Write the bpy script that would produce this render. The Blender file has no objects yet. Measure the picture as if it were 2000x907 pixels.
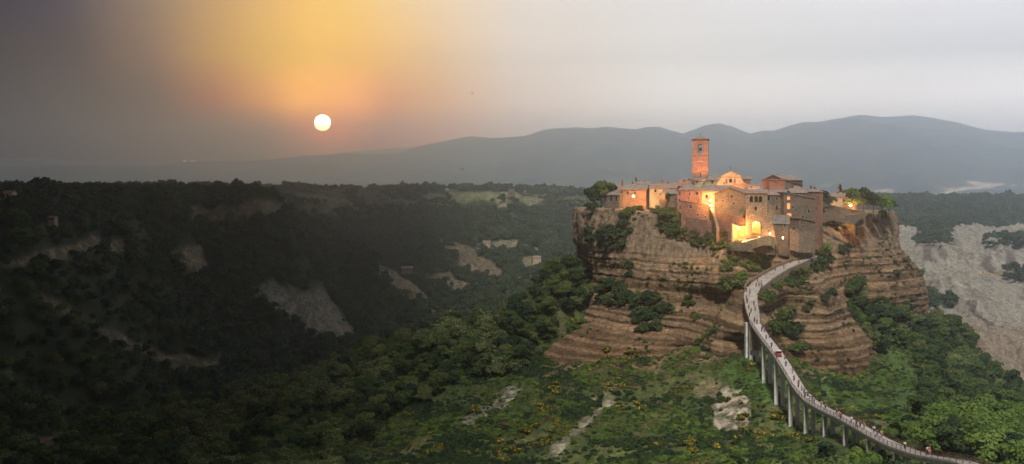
import bpy, bmesh, math, random
import numpy as np
from mathutils import Vector, Matrix
from mathutils.bvhtree import BVHTree
from mathutils.geometry import tessellate_polygon

random.seed(7); rng = np.random.default_rng(7)
SC = bpy.context.scene
COL = SC.collection
F, HY = 2100.0, 390.0            # focal length and horizon row, in photo pixels
def at(px, py, Y):
    return Vector(((px-1000.)/F*Y, Y, (HY-py)/F*Y))
def to_px(x, y, z):
    return 1000.+F*x/y, HY-F*z/y

# ------------------------------------------------------------------ noise
def _hash(ix, iy, iz, seed):
    h = (ix*374761393 + iy*668265263 + iz*2147483647 + seed*1274126177) & 0xffffffff
    h = ((h ^ (h >> 13))*1274126177) & 0xffffffff
    h = ((h ^ (h >> 16))*2246822519) & 0xffffffff
    return ((h ^ (h >> 15)) & 0xffff)/65535.0
def vnoise(x, y, z=None, seed=0):
    x = np.asarray(x, float); y = np.asarray(y, float)
    z = np.zeros_like(x) if z is None else np.asarray(z, float)
    ix, iy, iz = np.floor(x).astype(np.int64), np.floor(y).astype(np.int64), np.floor(z).astype(np.int64)
    fx, fy, fz = x-ix, y-iy, z-iz
    fx, fy, fz = (f*f*(3-2*f) for f in (fx, fy, fz))
    r = 0
    for dx in (0, 1):
        wx = fx if dx else 1-fx
        for dy in (0, 1):
            wy = fy if dy else 1-fy
            for dz in (0, 1):
                wz = fz if dz else 1-fz
                r = r + wx*wy*wz*_hash(ix+dx, iy+dy, iz+dz, seed)
    return r*2-1
def fbm(x, y, z=None, seed=0, octv=4, ridged=False):
    s, a, t = 0, 1., 0.
    for i in range(octv):
        f = 2.03**i
        n = vnoise(x*f+i*17.3, y*f+i*9.1, None if z is None else z*f+i*5.7, seed+i*31)
        if ridged: n = 1-2*np.abs(n)
        s = s + n*a; t += a; a *= .5
    return s/t
def sstep(a, b, x):
    t = np.clip((x-a)/(b-a), 0, 1); return t*t*(3-2*t)

class RBF:
    def __init__(self, P, V, smooth=1e-3, c=0.):
        self.c = c*c
        P = np.array(P, float); V = np.array(V, float); self.P = P
        n, d = P.shape
        D = np.sqrt(((P[:, None]-P[None])**2).sum(-1)+self.c)
        A = np.zeros((n+d+1,)*2); A[:n, :n] = -D + np.eye(n)*smooth
        A[:n, n] = 1; A[n, :n] = 1; A[:n, n+1:] = P; A[n+1:, :n] = P.T
        self.w = np.linalg.solve(A, np.concatenate([V, np.zeros(d+1)])); self.n = n
    def __call__(self, Q):
        out = np.zeros(len(Q)); n = self.n
        for k in range(n):
            out -= self.w[k]*np.sqrt(((Q-self.P[k])**2).sum(-1)+self.c)
        return out + self.w[n] + Q@self.w[n+1:]

# ------------------------------------------------------------------ object helpers
def tag(o, label=None, cat=None, group=None, kind=None):
    if label: o['label'] = label
    if cat: o['category'] = cat
    if group: o['group'] = group
    if kind: o['kind'] = kind
    return o
def link(name, me, mats=None, parent=None, loc=None):
    o = bpy.data.objects.new(name, me); COL.objects.link(o)
    if mats is not None:
        for m in (mats if isinstance(mats, (list, tuple)) else [mats]): me.materials.append(m)
    if parent is not None: o.parent = parent
    if loc is not None: o.location = loc
    return o
def empty(name, loc, rz=0.):
    o = bpy.data.objects.new(name, None); COL.objects.link(o); o.empty_display_size = .5
    o.location = loc; o.rotation_euler = (0, 0, rz); return o
def np_mesh(name, V, Fq, smooth=True, mat_idx=None):
    me = bpy.data.meshes.new(name); V = np.asarray(V, np.float32); Fq = np.asarray(Fq, np.int32)
    n, k = Fq.shape
    me.vertices.add(len(V)); me.vertices.foreach_set('co', V.ravel())
    me.loops.add(n*k); me.loops.foreach_set('vertex_index', Fq.ravel())
    me.polygons.add(n); me.polygons.foreach_set('loop_start', np.arange(n, dtype=np.int32)*k)
    me.polygons.foreach_set('loop_total', np.full(n, k, np.int32))
    me.polygons.foreach_set('use_smooth', np.full(n, smooth))
    if mat_idx is not None: me.polygons.foreach_set('material_index', np.asarray(mat_idx, np.int32))
    me.update(calc_edges=True); me.validate(); return me
def grid_faces(nr, nc, wrap=False):
    r = np.arange(nr-1)[:, None]; c = np.arange(nc if wrap else nc-1)[None]
    c2 = (c+1) % nc
    return np.stack([r*nc+c, r*nc+c2, (r+1)*nc+c2, (r+1)*nc+c], -1).reshape(-1, 4)
def pt_attr(me, name, arr):
    arr = np.asarray(arr, np.float32)
    if arr.ndim == 2 and arr.shape[1] >= 3:
        a = me.attributes.new(name, 'FLOAT_COLOR', 'POINT')
        c = np.ones((len(arr), 4), np.float32); c[:, :3] = arr[:, :3]; a.data.foreach_set('color', c.ravel())
    else:
        a = me.attributes.new(name, 'FLOAT', 'POINT'); a.data.foreach_set('value', arr.ravel())
def children(o): return [c for c in bpy.data.objects if c.parent == o]

class MB:
    """mesh builder collecting plain faces in local coordinates"""
    def __init__(s): s.v = []; s.f = []; s.m = []
    def add(s, vs, fs, mi=0):
        b = len(s.v); s.v += [tuple(v) for v in vs]; s.f += [tuple(b+i for i in f) for f in fs]; s.m += [mi]*len(fs); return s
    def box(s, x0, x1, y0, y1, z0, z1, mi=0, taper=0.):
        t = taper
        vs = [(x0, y0, z0), (x1, y0, z0), (x1, y1, z0), (x0, y1, z0), (x0+t, y0+t, z1), (x1-t, y0+t, z1), (x1-t, y1-t, z1), (x0+t, y1-t, z1)]
        return s.add(vs, [(0, 3, 2, 1), (4, 5, 6, 7), (0, 1, 5, 4), (1, 2, 6, 5), (2, 3, 7, 6), (3, 0, 4, 7)], mi)
    def tube(s, pts, rad, n=8, mi=0, cap=True):
        pts = [Vector(p) for p in pts]; rings = []
        rr = rad if isinstance(rad, (list, tuple)) else [rad]*len(pts)
        for i, p in enumerate(pts):
            d = (pts[min(i+1, len(pts)-1)]-pts[max(i-1, 0)]).normalized()
            a = d.orthogonal().normalized() if abs(d.z) < .95 else Vector((1, 0, 0)); a = (a-d*a.dot(d)).normalized(); b = d.cross(a)
            rings.append([p+(a*math.cos(2*math.pi*k/n)+b*math.sin(2*math.pi*k/n))*rr[i] for k in range(n)])
        vs = [v for r in rings for v in r]; fs = []
        for i in range(len(pts)-1):
            for k in range(n): fs.append((i*n+k, i*n+(k+1) % n, (i+1)*n+(k+1) % n, (i+1)*n+k))
        if cap: fs += [tuple(range(n-1, -1, -1)), tuple((len(pts)-1)*n+k for k in range(n))]
        return s.add(vs, fs, mi)
    def slab(s, q, t, mi=0):
        """quad or triangle q thickened downward along its normal by t"""
        q = [Vector(p) for p in q]; n = (q[1]-q[0]).cross(q[2]-q[0]).normalized()
        if n.z < 0: q.reverse(); n = -n
        k = len(q); lo = [p-n*t for p in q]
        fs = [tuple(range(k)), tuple(range(2*k-1, k-1, -1))]
        fs += [(i, i+k, (i+1) % k+k, (i+1) % k) for i in range(k)]
        return s.add(q+lo, fs, mi)
    def prism(s, outer, y0, y1, holes=(), mi=0):
        """outline in x,z (with holes) standing between y0 and y1"""
        loops = [list(outer)]+[list(h) for h in holes]
        flat = [p for l in loops for p in l]; N = len(flat)
        tris = tessellate_polygon([[Vector((x, z, 0)) for x, z in l] for l in loops])
        vs = [(x, y0, z) for x, z in flat]+[(x, y1, z) for x, z in flat]
        fs = []
        for t in tris:
            fs.append(tuple(t)); fs.append(tuple(i+N for i in reversed(t)))
        b = 0
        for l in loops:
            k = len(l)
            for i in range(k): j = (i+1) % k; fs.append((b+i, b+j, b+j+N, b+i+N))
            b += k
        return s.add(vs, fs, mi)
    def lathe(s, prof, n=12, c=(0, 0, 0), mi=0):
        vs = []; fs = []
        for r, z in prof:
            for k in range(n): a = 2*math.pi*k/n; vs.append((c[0]+r*math.cos(a), c[1]+r*math.sin(a), c[2]+z))
        for i in range(len(prof)-1):
            for k in range(n): fs.append((i*n+k, i*n+(k+1) % n, (i+1)*n+(k+1) % n, (i+1)*n+k))
        fs += [tuple(range(n-1, -1, -1)), tuple((len(prof)-1)*n+k for k in range(n))]
        return s.add(vs, fs, mi)
    def mesh(s, name, smooth=False, jit=0.):
        me = bpy.data.meshes.new(name); me.from_pydata([tuple(v) for v in s.v], [], s.f)
        bm = bmesh.new(); bm.from_mesh(me); bmesh.ops.recalc_face_normals(bm, faces=bm.faces); bm.to_mesh(me); bm.free()
        me.polygons.foreach_set('material_index', s.m)
        if smooth: me.polygons.foreach_set('use_smooth', [True]*len(me.polygons))
        me.update(); return me
    def build(s, name, mats, parent=None, loc=None, smooth=False):
        return link(name, s.mesh(name, smooth), mats, parent, loc)
def arch(xc, z0, w, h, n=8):
    """outline of an arched opening, springing so that its top is at z0+h"""
    r = w/2; zs = z0+h-r
    return [(xc-r, z0), (xc+r, z0)]+[(xc+r*math.cos(math.pi*k/n), zs+r*math.sin(math.pi*k/n)) for k in range(n+1)]

# ------------------------------------------------------------------ materials
def new_mat(name):
    m = bpy.data.materials.new(name); m.use_nodes = True; nt = m.node_tree
    bs = nt.nodes['Principled BSDF']; bs.inputs['Roughness'].default_value = .9
    bs.inputs['Specular IOR Level'].default_value = .2
    return m, nt, bs
def nd(nt, typ, **kw):
    n = nt.nodes.new(typ)
    for k, v in kw.items():
        if k in n.inputs: n.inputs[k].default_value = v
        else: setattr(n, k, v)
    return n
def noise_node(nt, vec, scale, detail=4, rough=.6, dist=0.):
    n = nd(nt, 'ShaderNodeTexNoise'); n.inputs['Scale'].default_value = scale; n.inputs['Detail'].default_value = detail
    n.inputs['Roughness'].default_value = rough; n.inputs['Distortion'].default_value = dist
    if vec is not None: nt.links.new(vec, n.inputs['Vector'])
    return n
def ramp(nt, fac, stops, interp='LINEAR'):
    r = nt.nodes.new('ShaderNodeValToRGB'); cr = r.color_ramp; cr.interpolation = interp
    while len(cr.elements) < len(stops): cr.elements.new(.5)
    for e, (p, c) in zip(cr.elements, stops): e.position = p; e.color = (*c, 1) if len(c) == 3 else c
    if fac is not None: nt.links.new(fac, r.inputs[0])
    return r
def mixc(nt, fac, a, b, mode='MIX'):
    m = nt.nodes.new('ShaderNodeMix'); m.data_type = 'RGBA'; m.blend_type = mode
    for sock, v in ((m.inputs[0], fac), (m.inputs[6], a), (m.inputs[7], b)):
        if hasattr(v, 'is_output') or hasattr(v, 'links'): nt.links.new(v, sock)
        elif isinstance(v, (int, float)): sock.default_value = v
        else: sock.default_value = (*v, 1) if len(v) == 3 else v
    return m.outputs[2]
def mth(nt, op, a, b=0., c=None, clamp=False):
    m = nt.nodes.new('ShaderNodeMath'); m.operation = op; m.use_clamp = clamp
    for sock, v in ((m.inputs[0], a), (m.inputs[1], b)) + (((m.inputs[2], c),) if c is not None else ()):
        if isinstance(v, (int, float)): sock.default_value = v
        else: nt.links.new(v, sock)
    return m.outputs[0]
def bump(nt, bs, height, strength=.5, dist=.1):
    b = nt.nodes.new('ShaderNodeBump'); b.inputs['Strength'].default_value = strength; b.inputs['Distance'].default_value = dist
    nt.links.new(height, b.inputs['Height']); nt.links.new(b.outputs[0], bs.inputs['Normal'])
def objco(nt): return nt.nodes.new('ShaderNodeTexCoord').outputs['Object']

def m_plain(name, col, rough=.8, metal=0., var=.15, scale=3.):
    m, nt, bs = new_mat(name); n = noise_node(nt, objco(nt), scale)
    c = ramp(nt, n.outputs[0], [(.25, tuple(x*(1-var) for x in col)), (.75, tuple(min(1, x*(1+var)) for x in col))])
    nt.links.new(c.outputs[0], bs.inputs['Base Color']); bs.inputs['Roughness'].default_value = rough; bs.inputs['Metallic'].default_value = metal
    return m
def m_stone(name, col, mortar=.6, scale=2.6, var=.45, plaster=0.):
    """rubble masonry with uneven stones, stains and patches"""
    m, nt, bs = new_mat(name); co = objco(nt)
    oi = nt.nodes.new('ShaderNodeObjectInfo')
    add = nt.nodes.new('ShaderNodeVectorMath'); add.operation = 'ADD'; nt.links.new(co, add.inputs[0])
    mul = nt.nodes.new('ShaderNodeVectorMath'); mul.operation = 'SCALE'; mul.inputs['Scale'].default_value = 1.; nt.links.new(oi.outputs['Location'], mul.inputs[0]); nt.links.new(mul.outputs[0], add.inputs[1])
    mp = nd(nt, 'ShaderNodeMapping'); mp.inputs['Scale'].default_value = (1, 1, 1.7); nt.links.new(add.outputs[0], mp.inputs[0])
    vo = nd(nt, 'ShaderNodeTexVoronoi'); vo.inputs['Scale'].default_value = scale; nt.links.new(mp.outputs[0], vo.inputs['Vector'])
    ve = nd(nt, 'ShaderNodeTexVoronoi'); ve.feature = 'DISTANCE_TO_EDGE'; ve.inputs['Scale'].default_value = scale; nt.links.new(mp.outputs[0], ve.inputs['Vector'])
    n1 = noise_node(nt, add.outputs[0], .45, 6, .7); n2 = noise_node(nt, add.outputs[0], 4, 3)
    sep = nt.nodes.new('ShaderNodeSeparateColor'); nt.links.new(vo.outputs['Color'], sep.inputs[0])
    dark = tuple(x*(1-var) for x in col); lite = tuple(min(.8, x*(1+var)) for x in col)
    base = ramp(nt, sep.outputs[0], [(0, dark), (.5, col), (1, lite)])
    stain = ramp(nt, n1.outputs[0], [(.3, (.50, .47, .42)), (.5, (.9, .88, .85)), (.7, (1.3, 1.2, 1.05))])
    c = mixc(nt, .8, base.outputs[0], stain.outputs[0], 'MULTIPLY')
    edge = ramp(nt, ve.outputs['Distance'], [(0, (1, 1, 1)), (.06, (0, 0, 0))])
    c = mixc(nt, mth(nt, 'MULTIPLY', edge.outputs[0], mortar), c, tuple(x*.45 for x in col))
    nt.links.new(c, bs.inputs['Base Color'])
    h = mth(nt, 'ADD', mth(nt, 'MULTIPLY', ve.outputs['Distance'], 1.), mth(nt, 'MULTIPLY', n2.outputs[0], .5))
    bump(nt, bs, h, .8, .12); return m
def m_tiles(name, col):
    m, nt, bs = new_mat(name); co = objco(nt); oi = nt.nodes.new('ShaderNodeObjectInfo')
    w = nd(nt, 'ShaderNodeTexWave'); w.wave_type = 'BANDS'; w.bands_direction = 'X'; w.inputs['Scale'].default_value = 1.1; w.inputs['Distortion'].default_value = .6; nt.links.new(co, w.inputs['Vector'])
    w2 = nd(nt, 'ShaderNodeTexWave'); w2.bands_direction = 'Y'; w2.inputs['Scale'].default_value = .8; w2.inputs['Distortion'].default_value = 1.2; nt.links.new(co, w2.inputs['Vector'])
    vo = nd(nt, 'ShaderNodeTexVoronoi'); vo.inputs['Scale'].default_value = 2.2; nt.links.new(co, vo.inputs['Vector'])
    sep = nt.nodes.new('ShaderNodeSeparateColor'); nt.links.new(vo.outputs['Color'], sep.inputs[0])
    n = noise_node(nt, co, .5, 6, .7)
    f = mth(nt, 'ADD', mth(nt, 'MULTIPLY', sep.outputs[0], .5), mth(nt, 'MULTIPLY', n.outputs[0], .5))
    c = ramp(nt, f, [(.15, tuple(x*.5 for x in col)), (.45, col), (.65, tuple(x*1.35 for x in col)), (.85, (col[0]*1.2, col[0]*1.05, col[0]*.85))])
    nt.links.new(c.outputs[0], bs.inputs['Base Color'])
    bump(nt, bs, mth(nt, 'ADD', w.outputs[0], mth(nt, 'MULTIPLY', w2.outputs[0], .4)), .9, .12); return m
def m_emit(name, col, st):
    m, nt, bs = new_mat(name); bs.inputs['Base Color'].default_value = (*col, 1)
    bs.inputs['Emission Color'].default_value = (*col, 1); bs.inputs['Emission Strength'].default_value = st; return m
def m_leaf(name, cols, tip=None, hue=.0):
    """leaves: tone differs from tree to tree and from clump to clump"""
    m, nt, bs = new_mat(name); oi = nt.nodes.new('ShaderNodeObjectInfo'); co = objco(nt)
    add = nt.nodes.new('ShaderNodeVectorMath'); add.operation = 'ADD'; nt.links.new(co, add.inputs[0]); nt.links.new(oi.outputs['Location'], add.inputs[1])
    n = noise_node(nt, add.outputs[0], .7, 3)
    f = mth(nt, 'ADD', mth(nt, 'MULTIPLY', oi.outputs['Random'], .55), mth(nt, 'MULTIPLY', n.outputs[0], .55))
    k = len(cols); c = ramp(nt, f, [(.12+.76*i/(k-1), cc) for i, cc in enumerate(cols)])
    out = c.outputs[0]
    if tip is not None:
        n2 = noise_node(nt, add.outputs[0], 1.6, 2); g = ramp(nt, n2.outputs[0], [(.52, (0, 0, 0)), (.62, (1, 1, 1))])
        out = mixc(nt, g.outputs[0], out, tip)
    nt.links.new(out, bs.inputs['Base Color']); bs.inputs['Roughness'].default_value = .7
    tr = nt.nodes.new('ShaderNodeBsdfTranslucent'); nt.links.new(out, tr.inputs[0])
    mx = nt.nodes.new('ShaderNodeMixShader'); mx.inputs[0].default_value = .25
    nt.links.new(bs.outputs[0], mx.inputs[1]); nt.links.new(tr.outputs[0], mx.inputs[2])
    nt.links.new(mx.outputs[0], nt.nodes['Material Output'].inputs[0]); return m

M = {}
M['stone'] = m_stone('tuff_stone', (.22, .17, .125))
M['stone_grey'] = m_stone('grey_stone', (.20, .165, .13))
M['stone_dark'] = m_stone('dark_stone', (.165, .13, .098))
M['stone_red'] = m_stone('reddish_stone', (.22, .125, .095))
M['stone_warm'] = m_stone('ochre_stone', (.38, .27, .16), .4)
M['plaster'] = m_stone('pale_plaster', (.5, .4, .27), .12, 1., .12)
M['plaster_pink'] = m_stone('pink_plaster', (.32, .19, .13), .15, 1.2, .15)
M['gate'] = m_stone('gate_stone', (.32, .24, .165), .5)
M['brick'] = m_stone('tower_masonry', (.33, .21, .15), .45, 1.9, .35)
M['tile'] = m_tiles('clay_tiles', (.27, .205, .175))
M['tile_grey'] = m_tiles('weathered_tiles', (.24, .21, .19))
M['tile_dark'] = m_tiles('dark_tiles', (.19, .165, .145))
M['tile_red'] = m_tiles('red_tiles', (.31, .16, .12))
M['trim'] = m_plain('window_surround', (.30, .25, .2))
M['glass'] = m_plain('dark_pane', (.02, .022, .028), .15)
M['shutter'] = m_plain('brown_shutter', (.09, .05, .035))
M['lit'] = m_emit('lit_pane', (1., .25, .06), 1.6)
M['bulb'] = m_emit('lamp_bulb', (1., .62, .2), 60.)
M['iron'] = m_plain('dark_iron', (.03, .03, .032), .5, .6)
M['bronze'] = m_plain('bell_bronze', (.10, .09, .07), .4, .7)
M['concrete'] = m_plain('pier_concrete', (.62, .61, .58), .9, 0, .3, .6)
M['deck'] = m_plain('deck_concrete', (.40, .36, .34), .9, 0, .2, .8)
M['rail'] = m_plain('rust_brown_rail', (.16, .085, .06), .6, .2)
M['paving'] = m_stone('stone_paving', (.40, .37, .35), .35, 2.5, .2)
M['bark'] = m_plain('bark', (.09, .07, .055), .95, 0, .4, 2.)
M['wood'] = m_plain('old_wood', (.12, .07, .04))
# ---- light and air
HAZE, HAZEG, HAZEC = 1.75e-4, .87, (.79, .89, 1.0)
SKYK = 1.0
HICOL, BKCOL, HI0, HI1, HR0, HR1 = (.06, .06, .067), (.05, .05, .055), 12, 28, 28, 55
HICOLR, BKCOLR = (.20, .21, .235), (.2, .205, .22)
SUNK = 18.
SUNV, SUNE, SUNA, SUNC, EDGE = (-.06, -.62, .80), 4.2, 6.5, (1., .95, .87), 885.

GAINS = [[(0.2, 0.2, 1.025), (0.2, 0.2, 1.025), (0.358, 0.507, 1.268), (1.436, 1.399, 1.346), (1.795, 1.614, 1.204), (1.944, 1.727, 0.809), (1.839, 1.678, 0.848), (1.717, 1.602, 1.374), (1.575, 1.543, 1.534), (1.491, 1.432, 1.376), (1.559, 1.441, 1.392), (1.559, 1.441, 1.392)], [(0.2, 0.2, 0.2), (0.2, 0.2, 0.2), (0.2, 0.2, 0.405), (1.434, 1.051, 0.948), (2.274, 1.866, 0.531), (2.354, 2.146, 0.345), (2.456, 2.161, 0.2), (2.332, 1.882, 0.2), (2.076, 1.725, 1.009), (1.921, 1.819, 1.72), (1.843, 1.72, 1.558), (1.296, 1.215, 1.108), (1.296, 1.215, 1.108)], [(0.2, 0.2, 0.2), (0.2, 0.2, 0.2), (0.2, 0.2, 0.2), (0.283, 0.2, 0.2), (2.769, 0.697, 0.2), (4.133, 2.375, 0.2), (5.101, 3.45, 0.2), (4.652, 2.61, 0.2), (3.103, 1.345, 0.2), (3.02, 1.8, 0.476), (2.888, 2.452, 2.14), (3.394, 3.07, 2.718), (3.403, 2.951, 2.522), (3.403, 2.951, 2.522)], [(0.2, 0.2, 0.2), (0.2, 0.2, 0.2), (0.2, 0.2, 0.2), (0.2, 0.2, 0.2), (0.949, 0.2, 0.2), (6.065, 0.794, 0.2), (2.429, 0.334, 0.2), (3.465, 1.239, 0.501), (2.888, 2.452, 2.14), (3.394, 3.07, 2.718), (3.403, 2.951, 2.522), (3.403, 2.951, 2.522)], [(0.2, 0.2, 0.2), (0.2, 0.2, 0.2), (0.2, 0.2, 0.2), (0.2, 0.2, 0.2), (6.065, 0.794, 0.2), (2.429, 0.334, 0.2), (3.465, 1.239, 0.501), (2.888, 2.452, 2.14), (3.394, 3.07, 2.718), (3.403, 2.951, 2.522), (3.403, 2.951, 2.522)]]
# ------------------------------------------------------------------ TERRAIN (height field on a polar sheet)
CP = """
0 907 380;200 907 372;400 907 360;700 907 330;1000 907 300;1200 907 285;1400 907 275;1560 907 262;1800 935 200;2000 960 185;2200 960 170;-300 907 400
1300 800 350;1200 760 385;1100 800 360;1000 850 330;1400 770 372;1300 720 415;1200 712 425;1050 735 425;1350 680 425;1430 700 400;1100 725 425;1400 830 330;1200 850 320
1473 706 382;1497 753 363;1522 796 346;1551 842 328;1581 853 311;1618 854 292;1660 877 274;1705 893 256;1760 915 235;1470 690 388
1560 735 385;1600 765 375;1700 790 365;1640 745 400;1750 740 420;1705 745 415;1780 690 455;1830 700 470;1640 830 320;1760 830 310;1900 860 280;1850 780 380;1950 850 290;1800 880 255
1560 560 470;1650 575 482;1690 600 482;1725 640 474;1710 690 446;1680 640 462;1760 615 505
1830 660 520;1900 722 510;1950 752 500;2000 785 490;2100 850 480;1870 640 560;2000 830 420
1900 860 620;2000 880 600;2150 900 560
1112 532 512;1135 560 508;1060 580 500;1000 628 490;900 655 480;800 680 470;700 705 460;600 755 450;500 772 450;400 792 450;300 815 450;200 840 450;100 872 440;1140 705 474;1080 692 470;1165 705 478
1000 690 450;900 750 415;800 810 388;700 860 365;600 830 400;500 865 380;300 885 385;860 690 440;950 800 370
1000 835 620;900 850 610;800 860 600;700 870 600;600 865 600;500 850 590;400 850 580;300 880 570;200 880 540;1100 740 620;1050 770 640
0 382 650;100 379 700;250 388 800;350 400 850;450 408 900;550 412 930;500 430 885;-300 375 600;-300 500 520;-300 700 470
0 450 600;0 550 560;0 650 530;0 750 510;0 850 470;100 485 620;100 600 580;100 700 560;100 800 530;200 505 680;200 600 640;200 700 610;250 780 590;300 530 740;300 650 690;300 740 650;400 600 780;430 680 740;430 738 700;380 485 825;370 440 860;200 440 740;300 460 800
480 625 790;560 665 800;640 672 820;560 600 835;600 570 870;500 520 850;480 455 875;420 530 815;650 640 850;700 690 830;540 470 890
580 430 1150;700 505 1150;800 562 1120;880 612 1080;600 520 1080;680 600 1030;760 655 980;640 480 1150;850 660 960;780 640 1000
750 560 1330;820 610 1280;650 520 1320;900 650 1230
750 480 1500;850 560 1400;900 592 1380;950 602 1330;1000 600 1280;900 505 1600;860 483 1650;1010 562 1480;1000 500 1700;1050 520 1600;1080 470 1900;1000 445 1900;900 435 1900;1100 430 2150;700 440 1500;800 430 1750;650 430 1400
960 530 1560;930 478 1720;1040 540 1540;1100 540 1450;1150 560 1400
600 394 1600;700 391 1800;850 391 2000;1000 391 2100;1100 397 2300;1150 400 2350;300 386 1100;450 388 1300;150 384 1000;0 386 950;-300 380 900
0 382 2000;300 382 2200;600 382 2500;850 382 2700;1000 384 2700;1150 392 2800;1300 397 2800;0 386 3200;400 386 3200;800 386 3200;1200 398 3200;-300 384 2500
1760 402 2300;1900 402 2300;2000 404 2300;2200 404 2300;1800 432 1950;1900 432 1900;2000 440 1900;1830 474 1600;1900 456 1520;1780 482 1400;1980 474 1400;1760 450 1500;1850 492 1250;1950 492 1200;1990 542 1050;1900 562 1050;1850 525 1150;1830 600 980;1950 640 900;2000 620 920;1880 665 850;1950 700 800;2010 730 760;1800 560 1100;1700 600 1100;1500 560 1300;1300 540 1400
1840 452 1560;1980 452 1650;1900 478 1350;1950 500 1150;1880 545 1080;1930 590 950;1860 590 1000;1500 404 2300;1300 402 2400;1600 402 2700;1900 400 2800;2200 402 2800;1600 401 3200;2000 401 3200
2200 460 1500;2200 560 1000;2200 700 750;2200 480 1900;1950 800 700;2150 830 650;1700 700 800;1400 640 900;1200 700 800
"""
P = []
for line in CP.strip().split('\n'):
    for q in line.split(';'):
        px, py, Y = map(float, q.split()); P.append((px, py, Y))
# under the village rock and under the camera (x, y, z)
XYZ = [(95, 500, -72), (60, 520, -72), (150, 520, -74), (112, 550, -72), (60, 600, -80), (112, 640, -95), (180, 600, -92), (112, 700, -120), (0, 640, -120), (220, 660, -130), (110, 460, -68), (85, 430, -62), (130, 450, -64),
       (0, 40, -14), (0, 75, -31), (0, 120, -46), (0, 190, -62), (-60, 120, -48), (-120, 200, -72), (60, 100, -38), (70, 150, -49), (110, 120, -42), (-25, 40, -14), (30, 40, -14), (0, 36, -13), (-110, 280, -82), (60, 220, -62), (110, 200, -54), (-30, 260, -72)]
for x, y, z in XYZ:
    a, b = to_px(x, y, z); P.append((a, b, y))
P = np.array(P)
rb = RBF(np.stack([P[:, 0]/420., np.log(P[:, 2])*2.2], 1), P[:, 1]/100., 2e-3, .10)
NA, NR = 1150, 1000
s_px = np.linspace(-380, 2380, NA); Yr = np.exp(np.linspace(math.log(36.), math.log(3300.), NR))
# evaluate on a coarser lattice, then refine
sa = np.linspace(-380, 2380, 260); sr = np.linspace(math.log(36.), math.log(3300.), 240)
G = rb(np.stack(np.meshgrid(sa/420., sr*2.2), -1).reshape(-1, 2)).reshape(240, 260)*100
def bil(G, fy, fx):
    y0 = np.clip(np.floor(fy).astype(int), 0, G.shape[0]-2); x0 = np.clip(np.floor(fx).astype(int), 0, G.shape[1]-2)
    ty = fy-y0; tx = fx-x0
    return G[y0, x0]*(1-ty)*(1-tx)+G[y0+1, x0]*ty*(1-tx)+G[y0, x0+1]*(1-ty)*tx+G[y0+1, x0+1]*ty*tx
fx = (s_px+380)/2760*259; fy = (np.log(Yr)-sr[0])/(sr[-1]-sr[0])*239
FY, FX = np.meshgrid(fy, fx, indexing='ij')
PY = bil(G, FY, FX)
Ygrid, PX = np.meshgrid(Yr, s_px, indexing='ij')
X = (PX-1000)/F*Ygrid; Z0 = (HY-PY)/F*Ygrid; Y = Ygrid
Z = Z0.copy()

def poly_mask(px, py, poly, soft=4., warp=None):
    """soft mask of a region given by corner points"""
    poly = np.array(poly, float); n = len(poly)
    inside = np.zeros(px.shape, bool); dist = np.full(px.shape, 1e9)
    for i in range(n):
        x1, y1 = poly[i]; x2, y2 = poly[(i+1) % n]
        c = ((y1 > py) != (y2 > py)) & (px < (x2-x1)*(py-y1)/((y2-y1) or 1e-9)+x1); inside ^= c
        dx, dy = x2-x1, y2-y1; t = np.clip(((px-x1)*dx+(py-y1)*dy)/(dx*dx+dy*dy+1e-9), 0, 1)
        dist = np.minimum(dist, np.hypot(px-x1-t*dx, py-y1-t*dy))
    sd = np.where(inside, dist, -dist)
    return sstep(-soft, soft, sd)
W1 = fbm(X/14, Y/14, seed=3, octv=4); W2 = fbm(X/14+40, Y/14-20, seed=4, octv=4)
def zone(poly, y0=0, y1=1e9, soft=4, warp=8, shape=None):
    m = np.zeros(X.shape); a = np.array(poly, float); pad = soft+warp+4
    sel = (PX > a[:, 0].min()-pad) & (PX < a[:, 0].max()+pad) & (PYn > a[:, 1].min()-pad) & (PYn < a[:, 1].max()+pad) & (Y > y0) & (Y < y1)
    if sel.any(): m[sel] = poly_mask(PX[sel]+W1[sel]*warp, PYn[sel]+W2[sel]*warp, poly, soft)
    return m
PYn = PY
BAD = zone([(1735, 430), (1790, 448), (1850, 452), (1920, 440), (2020, 452), (2400, 440), (2400, 800), (1990, 790), (1850, 680), (1735, 560)], 640, 1750, 6, 14)
far = sstep(300, 1400, Y)
# erosion relief
Z += fbm(X/60, Y/60, seed=11, octv=5)*(1.6+far*9)*sstep(60, 250, Y)
Z += fbm(X/9, Y/9, seed=12, octv=4)*(.55+far*1.6)*sstep(60, 150, Y)
gul = fbm(X/26+W1*.5, (Y+X*.35)/120, seed=21, octv=4, ridged=True)
Z += gul*far*(1-BAD)*6.5
nearm = (1-sstep(430, 560, Y))*sstep(190, 260, Y)
Z += nearm*(fbm((X+Y*.45)/24+W1*.4, Y/85, seed=25, octv=4, ridged=True)*2.3+fbm(X/30, Y/30, seed=26, octv=3)*1.6)
g2 = fbm((X-Y*.22)/13+W1*.5, Y/110, seed=22, octv=5, ridged=True)
big = fbm((X+Y*.1)/60, Y/160, seed=24, octv=3, ridged=True)
Z += BAD*(g2*6.5+big*8+fbm((X-Y*.3)/4+W2*.6, Y/24, seed=23, octv=3, ridged=True)*1.1)
# rough terraces in the near slopes
near = (Y < 620)
Z += np.where(near, .5*fbm(X/3.2, Y/3.2, seed=13, octv=3), 0)
# keep the ground just under the bridge piers and bed of the path
Z = np.where(Y > 1400, np.minimum(Z, (HY-384)/F*Y+10), Z)
capz = (HY-383)/F*Y+W2*2.5; over = Z-capz; Z = np.where((Y > 560) & (Y <= 1400) & (over > 0), capz+over*.12, Z)

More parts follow.
